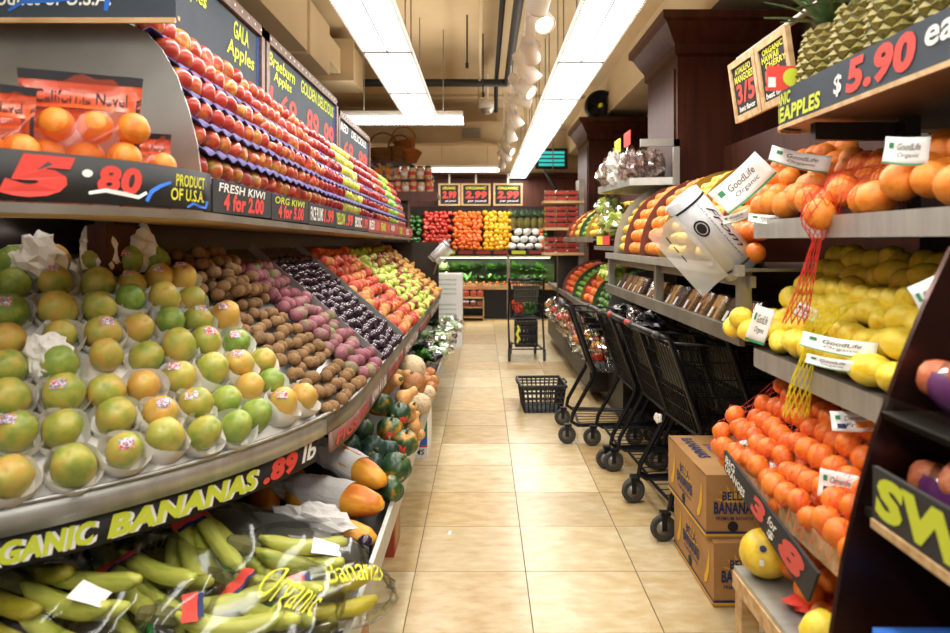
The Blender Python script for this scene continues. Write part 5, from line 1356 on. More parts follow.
MB().box(-.1, .3, -.2, .1, -.195, .1).build('carton_under', 'card', bb)
# ------------------------------------------------------------------ shopping carts
def make_cart():
    t = bpy.data.objects.new('shopping_cart', None); col.objects.link(t)
    W_ = .235; f = .0135
    fr = MB()
    for s in (-1, 1):
        fr.tube([(.0, s * W_, .935), (.05, s * W_, .92), (.20, s * W_, .50), (.19, s * W_, .44), (.06, s * W_, .20), (.05, s * W_, .15), (.09, s * W_, .125), (.55, s * W_ * .8, .13), (.66, s * W_ * .7, .14)], f, 8)
    fr.build('frame', 'black_metal', t, True)
    for x, w_ in ((.1, W_), (.62, W_ * .74)): MB().tube([(x, -w_, .128), (x, w_, .128)], .009, 6).build('cross_bar', 'black_metal', t)
    MB().tube([(.195, -W_, .47), (.195, W_, .47)], .009, 6).build('cross_bar', 'black_metal', t)
    MB().tube([(0, -W_ + .005, .935), (0, W_ - .005, .935)], .016, 10).build('handle', 'black_plastic', t, True)
    for s in (-1, 1): MB().tube([(-.001, s * (W_ - .06), .935), (-.001, s * (W_ - .0), .935)], .018, 10).build('handle_cap', 'cap_dark', t, True)
    # basket: tapering wire box
    def c(u, v, s): # u along length, v up
        zb = .47 - .0 * u; zt_ = .90 - .05 * u; z = zb + (zt_ - zb) * v
        x0 = .195 - .145 * v; x1 = .74 + .08 * v
        return Vector((x0 + (x1 - x0) * u, s * (W_ - .01) * (1 - .3 * u) * (.82 + .18 * v), z))
    m = MB(); r_ = .0026
    for s in (-1, 1):
        for i in range(17): m.tube([c(i / 16, 0, s), c(i / 16, 1, s)], r_, 4)
        for j in range(1, 5): m.tube([c(0, j / 5, s), c(1, j / 5, s)], r_ * 1.2, 4)
    for i in range(11):
        q = -1 + 2 * i / 10
        m.tube([c(1, 0, q), c(1, 1, q)], r_, 4)
        m.tube([c(0, .02, q), c(1, .02, q)], r_, 4)
        m.tube([c(0, 0, q) + Vector((.01, 0, 0)), c(0, 1, q) + Vector((.01, 0, 0))], r_, 4)
    for j in range(6):
        m.tube([c(1, j / 5, -1), c(1, j / 5, 1)], r_ * 1.2, 4); m.tube([c(0, j / 5, -1) + Vector((.012, 0, 0)), c(0, j / 5, 1) + Vector((.012, 0, 0))], r_ * 1.2, 4)
    for j in range(7): m.tube([c(j / 6, 0, -1), c(j / 6, 0, 1)], r_ * 1.2, 4)
    m.build('basket_mesh', 'black_metal', t)['kind'] = 'stuff'
    m = MB().tube([c(0, 1, -1), c(1, 1, -1), c(1, 1, 1), c(0, 1, 1)], .008, 6); m.build('basket_rim', 'black_metal', t, True)
    MB().sheet(lambda u, v: c(0, .45 + .45 * v, -.8 + 1.6 * u) + Vector((.03 + .02 * v, 0, 0)), 2, 2, .004).build('child_seat', 'seat_panel', t)
    m = MB()
    for i in range(6): m.tube([(.1, -W_ + .04 + i * .078, .135), (.6, (-W_ + .04 + i * .078) * .72, .14)], .003, 4)
    m.build('lower_rack', 'black_metal', t)['kind'] = 'stuff'
    for (x, y) in ((.02, -W_), (.02, W_), (.6, -W_ * .74), (.6, W_ * .74)):
        w_ = MB().lathe([(.0, -.008), (.042, -.008), (.056, -.014), (.06, -.008), (.06, .008), (.056, .014), (.042, .008), (0, .008)], 18, Matrix.Translation((x, y, .06)) @ Matrix.Rotation(PI / 2, 4, 'X')).build('wheel', 'tyre', t, True)
        MB().lathe([(0, -.016), (.012, -.016), (.014, -.01), (.034, -.009), (.034, .009), (.014, .01), (.012, .016), (0, .016)], 14, Matrix.Translation((x, y, .06)) @ Matrix.Rotation(PI / 2, 4, 'X')).build('wheel_hub', 'hub_grey', w_, True)
        fk = MB().box(x - .012, x + .012, y - .02, y - .016, .05, .125).box(x - .012, x + .012, y + .016, y + .02, .05, .125).box(x - .016, x + .03, y - .02, y + .02, .12, .135)
        fk.build('caster_fork', 'black_metal', w_)
    return t
mat('tyre', '3a3834', .7); mat('hub_grey', '8d8a84', .4, .5); mat('cap_red', 'b8382e', .5); mat('cap_dark', '2a2222', .5); mat('seat_panel', '4c4a40', .6)
cart = make_cart()
CT = [(.785, 3.43, .08, 'black wire shopping cart nearest to the banana boxes'), (.765, 3.93, .04, 'black wire shopping cart second from the banana boxes'), (.715, 4.45, .02, 'black wire shopping cart third from the banana boxes'), (.56, 4.97, -.05, 'black wire shopping cart last of the row by the hand basket'),
      (1.06, 3.45, .06, 'black cart nested deep under the shelf behind the nearest cart'), (1.04, 3.95, .04, 'black cart nested deep under the shelf behind the second cart'), (1.0, 4.46, .02, 'black cart nested deep under the shelf behind the third cart')]
for k, (x, y, rz, lb) in enumerate(CT):
    o = cart if k == 0 else dup(cart)
    o.location = (x, y, 0); o.rotation_euler = (0, 0, rz); tag(o, lb, 'cart', 'black shopping carts')
    if k in (1, 5):
        for ch in o.children:
            if ch.name.startswith('handle_cap'): ch.material_slots[0].link = 'OBJECT'; ch.material_slots[0].material = MATS['cap_red']
o = dup(cart, (.50, 7.95, 0), (0, 0, PI / 2 + .03)); o.scale = (.9, .85, 1.0); tag(o, 'lone black shopping cart loaded with goods in the aisle', 'cart', 'black shopping carts')
for ch in o.children:
    if ch.name.startswith('child_seat'): pass
crumple('paper_scrap', (.80, 3.2, .56), (.018, .015, .02), 'paper', 'white paper scrap stuck on the nearest cart frame', 'paper', 3)
crumple('plastic_bag', (.92, 3.75, .94), (.09, .1, .05), 'dark_bag', 'black plastic bag heaped on the nested cart handles', 'bag', 13)
crumple('plastic_bag', (.86, 4.3, .93), (.08, .1, .05), 'dark_bag', 'black plastic bag on the third cart handles', 'bag', 15)
crumple('plastic_bag', (.8, 3.72, .96), (.035, .05, .05), 'clear_plastic', 'clear plastic bag wad on the cart handle', 'bag', 14)
# goods in the lone cart
cr = thing('milk_crate', 'black crate with yellow lettering on the lower rack of the lone cart', 'crate', (.5, 8.2, .15))
m = MB()
for (x0, x1, y0, y1) in ((-.13, .13, -.15, -.14), (-.13, .13, .14, .15), (-.13, -.12, -.15, .15), (.12, .13, -.15, .15)):
    for z in (0, .1, .2, .27): m.box(x0, x1, y0, y1, z, z + .03)
for k in range(7):
    for y in (-.145, .145): m.box(-.13 + k * .04, -.11 + k * .04, y - .004, y + .004, 0, .3)
    for x in (-.125, .125): m.box(x - .004, x + .004, -.14 + k * .043, -.12 + k * .043, 0, .3)
m.box(-.13, .13, -.15, .15, 0, .01)
m.build('crate_body', 'black_plastic', cr)['kind'] = 'stuff'
stroke('brush_stroke', [(-.11, -.156, .05), (-.085, -.156, .1), (-.11, -.156, .15), (-.085, -.156, .2), (-.1, -.156, .25)], .03, 'ink_yellow', cr, (0, -1, 0))
for k, (x, y, z, m_, lb) in enumerate(((.43, 8.25, .62, 'tomato', 'red netted vegetable pack in the lone cart'), (.55, 8.22, .6, 'leaf', 'green vegetable pack in the lone cart'), (.5, 8.4, .66, 'pepper_orange', 'orange vegetable pack in the lone cart'))):
    crumple('vegetable_pack', (x, y, z), (.09, .08, .09), m_, lb, 'pack', 30 + k)

# hand basket on the floor
hb = thing('hand_basket', 'black plastic hand basket standing on the aisle floor', 'basket', (.475, 5.75, 0), .04)
def hbp(u, z): # corner loop scaled with height
    k = .84 + .16 * z / .22; return k
for nm, axis in (('front', 0), ('back', 1), ('side', 2), ('side', 3)):
    m = MB()
    def pt(u, z):
        k = hbp(0, z); a, b = .175 * k, .2 * k
        return {0: Vector((-a + 2 * a * u, -b, z)), 1: Vector((-a + 2 * a * u, b, z)), 2: Vector((-a, -b + 2 * b * u, z)), 3: Vector((a, -b + 2 * b * u, z))}[axis]
    n = 9
    for i in range(n + 1): m.tube([pt(i / n, .0), pt(i / n, .22)], .006, 4)
    for z in (.004, .03, .075, .12, .165, .19): m.tube([pt(0, z), pt(1, z)], .0065, 4)
    m.build('lattice_wall', 'black_plastic', hb)['kind'] = 'stuff'
MB().tube([(-.18, -.205, .215), (.18, -.205, .215), (.18, .205, .215), (-.18, .205, .215)], .013, 6, True).build('rim', 'black_plastic', hb)
m = MB()
for i in range(8): m.tube([(-.14, -.165 + i * .047, .006), (.14, -.165 + i * .047, .006)], .006, 4)
m.build('floor_grid', 'black_plastic', hb)['kind'] = 'stuff'
for s in (-1, 1): MB().tube([(s * .19, -.08, .215), (s * .2, -.07, .225), (s * .2, .07, .225), (s * .19, .08, .215)], .008, 6).build('handle', 'black_plastic', hb, True)

# banana boxes
def banana_box(x, y, z, rz, label, open_top):
    t = thing('banana_box', label, 'box', (x, y, z), rz, 'stacked banana boxes')
    a, b, c = .2, .27, .235
    MB().box(-a, a, -b, b, 0, c).build('box_body', 'card', t)
    for s in (-1, 1):
        MB().box(-a, a, s * .2 - .07, s * .2 + .07, c, c + .006).build('lid_flap', 'card', t)
    for sx in (-1, 1): MB().box(sx * .145 - .055, sx * .145 + .055, -b + .01, b - .01, c + .001, c + .005).build('lid_flap', 'card', t)
    if open_top: MB().sheet(lambda u, v: Vector((-.08 + .16 * u, -.11 + .22 * v, c + .004 + .01 * noise.noise(Vector((u * 8, v * 8, 1))))), 8, 8).build('liner_bag', 'ink_blue', t, True)
    # print: front face (towards camera) and aisle face
    def face(axis):
        def fn(u0, u1, v0, v1):
            if axis == 'f': return lambda u, v: Vector((-a + 2 * a * (u0 + (u1 - u0) * u), -b - .002, c * (v0 + (v1 - v0) * v)))
            return lambda u, v: Vector((-a - .002, b - 2 * b * (u0 + (u1 - u0) * u), c * (v0 + (v1 - v0) * v)))
        return fn
    for ax in 'fs':
        F_ = face(ax)
        u0 = .07 if ax == 'f' else .28
        w_ = .4 if ax == 'f' else .4
        for z0, z1, m_ in ((.08, .12, 'ink_navy'), (.04, .08, 'ink_gold')): MB().sheet(F_(0, 1, z0, z1), 4, 1).build('print_band', m_, t)
        fc = F_(u0 + w_ * .1, u0 + w_ * .9, .58, .84)
        m = MB(); ctr = fc(.5, 0); ring = [fc(.5 + .32 * math.cos(PI * k / 8), .62 * math.sin(PI * k / 8)) for k in range(9)]
        m.add([ctr] + ring, [(0, k + 1, k + 2) for k in range(8)])
        for k in range(7):
            an = PI * (k + .5) / 7; m.add([fc(.5 + .4 * math.cos(an - .09), .75 * math.sin(an - .09)), fc(.5 + .4 * math.cos(an + .09), .75 * math.sin(an + .09)), fc(.5 + .62 * math.cos(an), 1.25 * math.sin(an))], [(0, 1, 2)])
        m.build('sun_print', 'ink_gold', t)['kind'] = 'stuff'
        up_ = lambda g: (lambda u, v: g(u, v) + Vector((0, -.001, 0) if ax == 'f' else (-.001, 0, 0)))
        letter('lettering', 'BELLA', up_(F_(u0 + w_ * .2, u0 + w_ * .8, .62, .76)), 'ink_navy', t, .03, 0)
        letter('lettering', 'BANANAS', up_(F_(u0, u0 + w_, .4, .6)), 'ink_navy', t, .04, 0)
        letter('lettering', 'PREMIUM BANANA', up_(F_(u0 + w_ * .05, u0 + w_ * .95, .3, .36)), 'ink_navy', t, .01, 0)
        MB().lathe([(0, .001), (.02, .001), (.02, .002), (0, .002)], 14, Matrix.Translation(F_(u0 + w_ * .45, 1, .2, 1)(0, 0)) @ (Matrix.Rotation(PI / 2, 4, 'X') if ax == 'f' else Matrix.Rotation(-PI / 2, 4, 'Y'))).build('hand_hole', 'chalk_dark', t)
    F_ = face('s')
    for q in (.08, .78):
        g = F_(q, q + .14, .2, .85)
        P = [(0.2, 0), (.6, .1), (.95, .45), (1.0, .8), (.85, 1), (.75, .75), (.5, .4), (.15, .15)]
        m = MB().add([g(*p) for p in P], [tuple(range(8))]); m.build('banana_print', 'ink_gold', t)
    letter('lettering', 'BANANAS', lambda u, v: Vector((-.16 + .05 * v, .22 - .28 * u, c + .0075)), 'ink_navy', t, .03, 0)
mat('ink_gold', 'e0b02c', .7)
banana_box(1.062, 2.885, 0, 0, 'lower cardboard banana box printed BELLA BANANAS on the floor', False)
banana_box(1.045, 2.92, .243, .0, 'upper cardboard banana box with blue liner, top of stack', True)

# bag roll dispensers
def bag_roll(ctr, axis, L_, r_, label, text, emblem=True):
    ctr = Vector(ctr); axis = Vector(axis).normalized()
    t = thing('bag_roll', label, 'roll', ctr, 0, 'produce bag rolls')
    X = axis; Yv = Vector((0, -1, 0)); Zv = X.cross(Yv).normalized()
    Mx = Matrix((X, -Yv, Zv)).transposed().to_4x4()
    t.matrix_world = Matrix.Translation(ctr) @ Mx
    cyl = lambda x0, x1, rr_, n=20: MB().tube([(x0, 0, 0), (x1, 0, 0)], rr_, n)
    cyl(-L_ / 2, L_ / 2, r_).build('film_roll', 'roll_film', t, True)
    for x in (-L_ * .4, L_ * .4): cyl(x - .004, x + .004, r_ + .002).build('elastic_band', 'ink_black', t, True)
    cyl(L_ / 2 - .01, L_ / 2 + .05, .018, 10).build('core_tube', 'steel_dull', t, True)
    def on(u, v, o_=.0015): # u along axis, v around (0 top .. 1)
        a = -PI * .55 * (v - .5) ; return Vector((-L_ / 2 + L_ * u, -(r_ + o_) * math.cos(a), -(r_ + o_) * math.sin(a)))
    letter('lettering', text, lambda u, v: on(.22 + .55 * u, .3 - .22 * v), 'ink_black', t, 0, .5)
    if emblem:
        for r0, r1, m_ in ((.0, .1, 'ink_black'), (.12, .16, 'ink_black')):
            m = MB(); K = 20
            vs = []; fs = []
            for k in range(K):
                for q in (r0 + .001, r1): vs.append(on(.36 + q * math.cos(2 * PI * k / K) * .6, .78 + q * math.sin(2 * PI * k / K) * 1.3))
            for k in range(K): fs.append((2 * k, 2 * k + 1, 2 * ((k + 1) % K) + 1, 2 * ((k + 1) % K)))
            m.add(vs, fs).build('emblem', m_, t)
        letter('lettering', 'FARM FRESH MARKET', lambda u, v: on(.1 + .75 * u, .44 - .04 * v), 'ink_navy', t, 0, 0)
    # loose bag hanging off the roll
    def film(u, v): return Vector((-L_ * .42 + L_ * .84 * u, -(r_ * .45) * (1 - v * .4) - .01 * math.sin(v * 5 + u * 3), r_ * .9 + v * r_ * 1.7))
    MB().sheet(film, 8, 8).build('loose_bag', 'loose_film', t, True)
    for u0 in (.15, .3, .45): MB().sheet(lambda u, v: film(u0 + .1 * u, .62 + .03 * v) + Vector((0, -.002, 0)), 2, 1).build('bag_print', 'ink_black', t)
    return t
mat('roll_film', 'd9dadd', .25, c2='c5c7cc', scale=9, stretch=(1, 1, 6)); mat('loose_film', 'e4e2da', .2, alpha=.45)
bag_roll(at(712, 233, 2.58), (.66, 0, -.75), .35, .072, 'large plastic bag roll with cursive print hanging before the lemons', 'From')
bag_roll(at(439, 251, 7.7), (.7, 0, .72), .26, .045, 'small plastic bag roll at the far end of the pears', 'From', False)
tag(MB().tube([(1.05, 2.62, 1.28), (.9, 2.62, 1.3), (.84, 2.6, 1.27)], .012, 6).build('roll_bracket', 'steel_dull', None, True), 'steel bracket carrying the large bag roll', 'bracket')
tag(MB().tube([(-.55, 7.78, 1.0), (-.5, 7.75, 1.15), (-.45, 7.7, 1.26)], .012, 6).build('roll_bracket', 'steel_dull', None, True), 'steel bracket carrying the small bag roll', 'bracket')
MBs = MB().add([(-.167, 3.27, .001), (-.15, 3.26, .001), (-.147, 3.3, .003), (-.16, 3.31, .001)], [(0, 1, 2, 3)])
tag(MBs.build('paper_scrap', 'paper'), 'tiny white paper scrap on the aisle floor', 'paper')
# ------------------------------------------------------------------ far bins on the carts' side
fs_ = thing('far_stand', 'far produce stand with two tiers of arched bins', 'stand')
def fb(name, m, *b): return MB().box(*b).build(name, m, fs_)
fb('lower_shelf', 'steel_dull', FX + .02, 1.6, 5.2, 9.7, .77, .79); fb('lower_band', 'steel_dull', FX, FX + .02, 5.2, 9.7, .75, .805)
fb('upper_shelf', 'steel_dull', FX + .02, 1.6, 5.85, 7.85, 1.375, 1.39); fb('upper_band', 'steel_dull', FX, FX + .02, 5.85, 7.85, 1.36, 1.41)
fb('back_panel', 'dark_wood', 1.6, 1.64, 5.2, 8.7, 0, 1.95); fb('plinth', 'dark_metal', 1.05, 1.6, 5.25, 9.7, 0, .45)
fb('base_bin', 'dark_metal', .9, 1.1, 5.9, 9.7, .1, .4)
EL = (1.36, .79, .43, .36); EL2 = (1.38, .79, .41, .31)
LOWB = [(5.3, 6.0, 'lime', 'lime', .056, 'small green avocado in lower arched bins', 'avocado', ['lime', 'leaf_dark'], 'div_green', 'dark green arched divider of the green avocados'), (6.0, 6.7, 'orange', 'orange', .08, 'red and orange mango in lower arched bins', 'mango', ['pepper_orange', 'tomato', 'orange'], 'div_brown', 'rusty arched divider beside the mangoes'),
        (6.7, 7.3, 'lime', 'lime', .062, 'lime in lower arched bins', 'lime', ['lime'], 'div_green', 'green arched divider beside the limes'), (7.3, 8.2, 'tomato', 'tomato', .07, 'orange red tomato in lower arched bins', 'tomato', ['tomato', 'pepper_orange'], 'div_maroon', 'maroon arched divider beside the tomatoes')]
for (y0, y1, nm, key, dia, lb, cat, ms, dm, dl) in LOWB:
    arch_divider(y1, *EL, dm, dl, 'arched dividers of the far bins')
    bank(key, cat, y0 + .01, y1 - .01, *EL2, dia, lb, 'near divider', cat, lb.split(' in ')[0] + 's', m=ms)
arch_divider(5.28, *EL, 'sheet_metal', 'grey arched divider at the near end of the far bins', 'arched dividers of the far bins')
EU = (1.34, 1.4, .41, .33); EU2 = (1.36, 1.4, .39, .29)
UPB = [(5.9, 6.35, 'lemon', .066, 'yellow lemon in the upper far bin', 'lemon', 'lemon_dim', 'div_gold', 'gold arched divider of the upper far bins'), (6.35, 6.8, 'lime', .058, 'lime in the upper far bin', 'lime', 'lime', 'div_green', 'green arched divider of the upper far bins'),
       (6.8, 7.3, 'orange', .075, 'pale orange citrus in the upper far bin', 'orange', 'lemon_dim', 'div_brown', 'tan arched divider of the upper far bins'), (7.3, 7.8, 'orange', .078, 'deep orange citrus in the upper far bin', 'orange', 'tangerine', 'div_maroon', 'maroon arched divider of the upper far bins')]
for (y0, y1, key, dia, lb, cat, m_, dm, dl) in UPB:
    arch_divider(y1, *EU, dm, dl, 'arched dividers of the far bins')
    bank(key, cat, y0 + .01, y1 - .01, *EU2, dia, lb, 'near divider', cat, lb + 's', m=m_)
# low bags below the far bins
for k in range(10):
    y = 5.4 + k * .42
    t = thing('pepper_bag', 'clear bag of red and orange peppers by the floor, %s from the carts' % ORD[k], 'bag', (.93, y, .42), k, 'bags below the far bins')
    for q in range(6): obj('pepper', ME['pepper'], t, (R.uniform(-.07, .07), R.uniform(-.1, .1), .04 + R.uniform(0, .1)), rr(), m=R.choice(['pepper_red', 'pepper_orange', 'pepper_yellow', 'pepper_red']))
    crumple('bag_film', (0, 0, .08), (.12, .15, .12), 'bag_plastic', None, None, 50 + k, parent=t)
# berry rack
br = thing('berry_rack', 'narrow wooden rack with berry clamshells at the far bins', 'rack')
for z in (1.20, 1.5, 1.82): MB().box(.72, 1.2, 8.3, 8.62, z, z + .03).build('rack_shelf', 'light_wood', br)
MB().box(1.14, 1.2, 8.32, 8.6, 0, 2.1).build('rack_post', 'steel_dull', br)
MB().box(.9, 1.14, 8.4, 8.55, .7, 1.2).build('rack_base', 'dark_metal', br)
for z, n, w3 in ((1.23, 3, 'lowest'), (1.53, 4, 'middle'), (1.85, 2, 'top')):
    for i in range(n):
        for j in range(3):
            t = clamshell((.8 + j * .135, 8.4, z + i * .066), PI / 2, .125, .17, .06, 0, 'strawberry', 'clear box of red berries, %s rack shelf, layer %s, box %s' % (w3, ('one', 'two', 'three', 'four')[i], ('one', 'two', 'three')[j]), 'berry boxes on the far rack', 'berry_box')
# shelf with snack bags and its sign
sh = thing('bag_shelf', 'steel shelf with bagged snacks in front of the wood column', 'shelf')
MB().add([(.92, 5.6, 1.80), (1.0, 4.78, 1.80), (1.29, 4.7, 1.80), (1.29, 5.7, 1.80), (.96, 5.7, 1.80)], [(0, 1, 2, 3, 4)]).add([(.92, 5.6, 1.75), (1.0, 4.78, 1.75), (1.29, 4.7, 1.75), (1.29, 5.7, 1.75), (.96, 5.7, 1.75), (.92, 5.6, 1.8), (1.0, 4.78, 1.8), (1.29, 4.7, 1.8), (1.29, 5.7, 1.8), (.96, 5.7, 1.8)], [(0, 1, 6, 5), (1, 2, 7, 6), (2, 3, 8, 7), (3, 4, 9, 8), (4, 0, 5, 9), (4, 3, 2, 1, 0)]).build('shelf_tray', 'steel', sh)
MB().box(1.27, 1.31, 4.66, 4.69, 1.285, 2.05).build('post', 'steel', sh)
MB().box(1.05, 1.31, 4.66, 4.69, 2.0, 2.05).build('cross_bar', 'steel', sh)
mat('snack_nut', '7a5a52', .6, c2=['a58f86', '4a2f2c', 'd9cfcf'], scale=30); mat('grape', '9aac3c', .3, c2=['b3be55', '6f8a2c'], scale=18)
for k, (x, y, m_, lb) in enumerate(((1.04, 4.9, 'snack_nut', 'crinkled bag of dark trail mix nearest the column'), (1.0, 5.14, 'paper_grey', 'crinkled silvery snack bag in the middle of the shelf'), (.99, 5.4, 'snack_nut', 'crinkled snack bag at the aisle end of the shelf'), (1.18, 4.95, 'snack_nut', 'crinkled snack bag behind the trail mix'))):
    t = thing('snack_bag', lb, 'bag', (x, y, 1.80), .3 * k, 'snack bags on the steel shelf')
    crumple('contents', (0, 0, .09), (.085, .095, .11), m_, None, None, 70 + k, parent=t); crumple('bag_film', (0, 0, .1), (.09, .1, .12), 'clear_plastic', None, None, 70 + k, parent=t)
t = thing('price_card', 'yellow price card above the snack bags', 'sign', (1.0, 5.2, 2.02), 0); MB().box(-.004, .004, -.1, .1, 0, .1).build('card_body', 'ink_yellow', t); [stroke('brush_stroke', [(-.0055, .07 - .03 * q, .02 + .03 * w2), (-.0055, .055 - .03 * q, .04 + .03 * w2), (-.0055, .045 - .03 * q, .02 + .03 * w2)], .008, 'ink_black', t, (-1, 0, 0)) for q in range(5) for w2 in range(2)]
t = thing('price_card', 'red price card beside the yellow one', 'sign', (1.02, 4.95, 2.04), 0); MB().box(-.004, .004, -.1, .1, 0, .1).build('card_body', 'ink_red', t); [stroke('brush_stroke', [(-.0055, .07 - .05 * q, .02), (-.0055, .05 - .05 * q, .05), (-.0055, .035 - .05 * q, .08)], .012, 'ink_black', t, (-1, 0, 0)) for q in range(3)]
for k, (x, y, z, lb) in enumerate(((.98, 5.45, 1.5, 'clear bag of green grapes under the steel shelf, aisle end'), (1.0, 5.2, 1.5, 'clear bag of green grapes under the steel shelf, middle'), (1.0, 5.5, 1.62, 'clear bag of green grapes stacked on the others'))):
    t = thing('grape_bag', lb, 'bag', (x, y, z), k, 'grape bags under the steel shelf')
    crumple('grapes', (0, 0, 0), (.08, .1, .08), 'grape', None, None, 80 + k, parent=t); crumple('bag_film', (0, 0, .02), (.09, .11, .1), 'bag_plastic', None, None, 80 + k, parent=t)
fb('grape_shelf', 'steel_dull', .92, 1.5, 5.05, 5.8, 1.3, 1.33)
t = thing('price_card', 'yellow and red price strip below the grape bags', 'sign', (.93, 5.4, 1.34), 0); MB().box(-.004, .004, -.25, .02, 0, .07).build('card_body', 'ink_red', t); MB().box(-.004, .004, .02, .3, 0, .07).build('card_half', 'ink_yellow', t)
for k in range(4):
    o = crumple('melon_bag', (1.0, 5.2 + k * .13, 1.12), (.07, .07, .06), 'grape', 'green melon bag above the cart handles, %s from the carts' % ORD[k], 'bag', 90 + k); o['group'] = 'melon bags above the carts'

# ------------------------------------------------------------------ back wall displays
BY = 12.3
bw = thing('back_display', 'wide produce display along the back wall', 'display')
def bb_(name, m, *b): return MB().box(*b).build(name, m, bw)
bb_('pepper_slope', 'dark_metal', -2.2, 1.3, BY + .5, BY + .55, 1.1, 2.0)
bb_('tag_strip', 'chalk_dark', -1.5, 1.25, BY - .02, BY, 1.13, 1.21); bb_('mid_shelf', 'steel_dull', -2.2, 1.3, BY, BY + .5, 1.14, 1.17)
bb_('greens_back', 'leaf_dark', -2.2, 1.3, BY + .45, BY + .5, .5, 1.1); bb_('greens_ledge', 'light_wood', -2.2, 1.3, BY - .06, BY + .5, .52, .6)
bb_('base_cabinet', 'black_metal', -2.2, 1.3, BY + .05, BY + .5, 0, .52)
for k in range(7): bb_('price_tag', ('tag_red', 'ink_lime', 'tag_red', 'tag_red', 'tag_red', 'ink_lime', 'tag_red')[k], -1.05 + k * .31, -.8 + k * .31, BY - .026, BY - .02, 1.14, 1.2)
for x in (.42, ): bb_('post', 'steel_dull', x, x + .05, BY - .02, BY + .03, 0, 1.2)
def wallfill(x0, x1, z0, z1, dia, key, m_, label, cat, group, jit=.2):
    i = 0; z = z0 + dia / 2
    while z < z1:
        x = x0 + dia * (.5 if i % 2 else .85); q = 0
        while x < x1 - dia * .3:
            put(cat.replace(' ', '_'), key, (x + R.uniform(-jit, jit) * dia, BY + .08 + (z - z0) * .55 + R.uniform(-.1, .1) * dia, z + R.uniform(-jit, jit) * dia), rr(1.2), R.uniform(1.0, 1.25), '%s, %s row up, %s from the apple side' % (label, ORD[i], ORD[min(q, 19)]), cat, group, m_)
            x += dia; q += 1
        z += dia * .82; i += 1
wallfill(-1.08, -.56, 1.2, 1.9, .085, 'pepper', 'pepper_red', 'red bell pepper on the back wall', 'bell pepper', 'red peppers on the back wall')
wallfill(-.55, -.01, 1.2, 1.9, .085, 'pepper', 'pepper_orange', 'orange bell pepper on the back wall', 'bell pepper', 'orange peppers on the back wall')
wallfill(.0, .5, 1.2, 1.93, .085, 'pepper', 'pepper_yellow', 'yellow bell pepper on the back wall', 'bell pepper', 'yellow peppers on the back wall')
wallfill(-1.6, -1.09, 1.2, 1.86, .095, 'pepper', 'pepper_green', 'green bell pepper on the back wall', 'bell pepper', 'green peppers on the back wall')
i = 0
for r_ in range(3):
    for c_ in range(5 - r_):
        o = put('cauliflower', 'cauli', (.52 + c_ * .155 + r_ * .06, BY + .08 + r_ * .1, 1.26 + r_ * .13), rr(.4), .95, 'wrapped white cauliflower, %s row up, %s from the yellow peppers' % (ORD[r_], ORD[c_]), 'cauliflower', 'cauliflowers on the back wall')
for k in range(6):
    o = dup(pa, (.55 + k * .125, BY + .38, 1.6 - .0 * k), (0, 0, k)); o.scale = (.85, .85, 1.0)
    tag(o, 'far pineapple above the cauliflowers, %s from the yellow peppers' % ORD[k], 'pineapple', 'far pineapples on the back wall')
bb_('pineapple_ledge', 'steel_dull', .5, 1.3, BY + .28, BY + .5, 1.57, 1.6)
for k, (x, m_, lb) in enumerate(((1.05, 'pepper_orange', 'orange bagged pepper column at the display end'), (1.13, 'leaf', 'green bagged pepper column at the display end'))):
    for q in range(5): put('bagged_pepper', 'pepper', (x, BY + .05 + q * .05, 1.25 + q * .075), rr(.5), 1.0, lb + ', %s up' % ORD[q], 'bell pepper', lb, 'pepper_green' if m_ == 'leaf' else m_)
ul = thing('strip_lamp', 'warm strip lamp under the pepper shelf lighting the greens', 'light', (-.4, BY + .06, 1.08))
MB().box(-1.7, 1.6, -.02, .02, .0, .03).build('lamp_body', 'white_enamel', ul); MB().box(-1.68, 1.58, -.015, .015, -.012, 0).build('tube', 'spot_glow', ul)
ld = bpy.data.lights.new('tube', 'AREA'); ld.shape = 'RECTANGLE'; ld.size = 3.2; ld.size_y = .06; ld.energy = 45; ld.color = (1, .9, .68)
lo = bpy.data.objects.new('tube_or_fill_light', ld); col.objects.link(lo); lo.parent = ul; lo.location = (0, 0, -.02)
GL = [(-1.45, 'leaf'), (-1.2, 'leaf_dark'), (-.95, 'leaf'), (-.7, 'leaf_pale'), (-.5, 'leaf'), (-.28, 'leaf'), (-.05, 'leaf_dark'), (.15, 'leaf'), (.35, 'leaf_dark'), (.58, 'leaf'), (.78, 'leaf_dark'), (1.0, 'leaf')]
for k, (x, m_) in enumerate(GL):
    for r_ in range(2):
        leafy('greens_bunch', (x, BY + .12 + r_ * .18, .66 + r_ * .2), 26, .2, .045, m_, 'greens bunch under the peppers, %s row, %s from the apple side' % (('lower', 'upper')[r_], ORD[k]), 'greens', 200 + k * 2 + r_, 'greens under the peppers', .7, False)
for k in range(14):
    o = MB().lathe(prof([(0, -1), (.7, -.9), (1, -.4), (.9, .3), (.5, .9), (0, 1.2)], .03), 8).build('carrot_top_squash', 'pepper_orange', None, True, (-.95 + k * .12, BY + .0, .63), rr(.5))
    tag(o, 'small orange squash on the ledge under the greens, %s from the apple side' % ORD[k], 'squash', 'small squash on the back ledge')
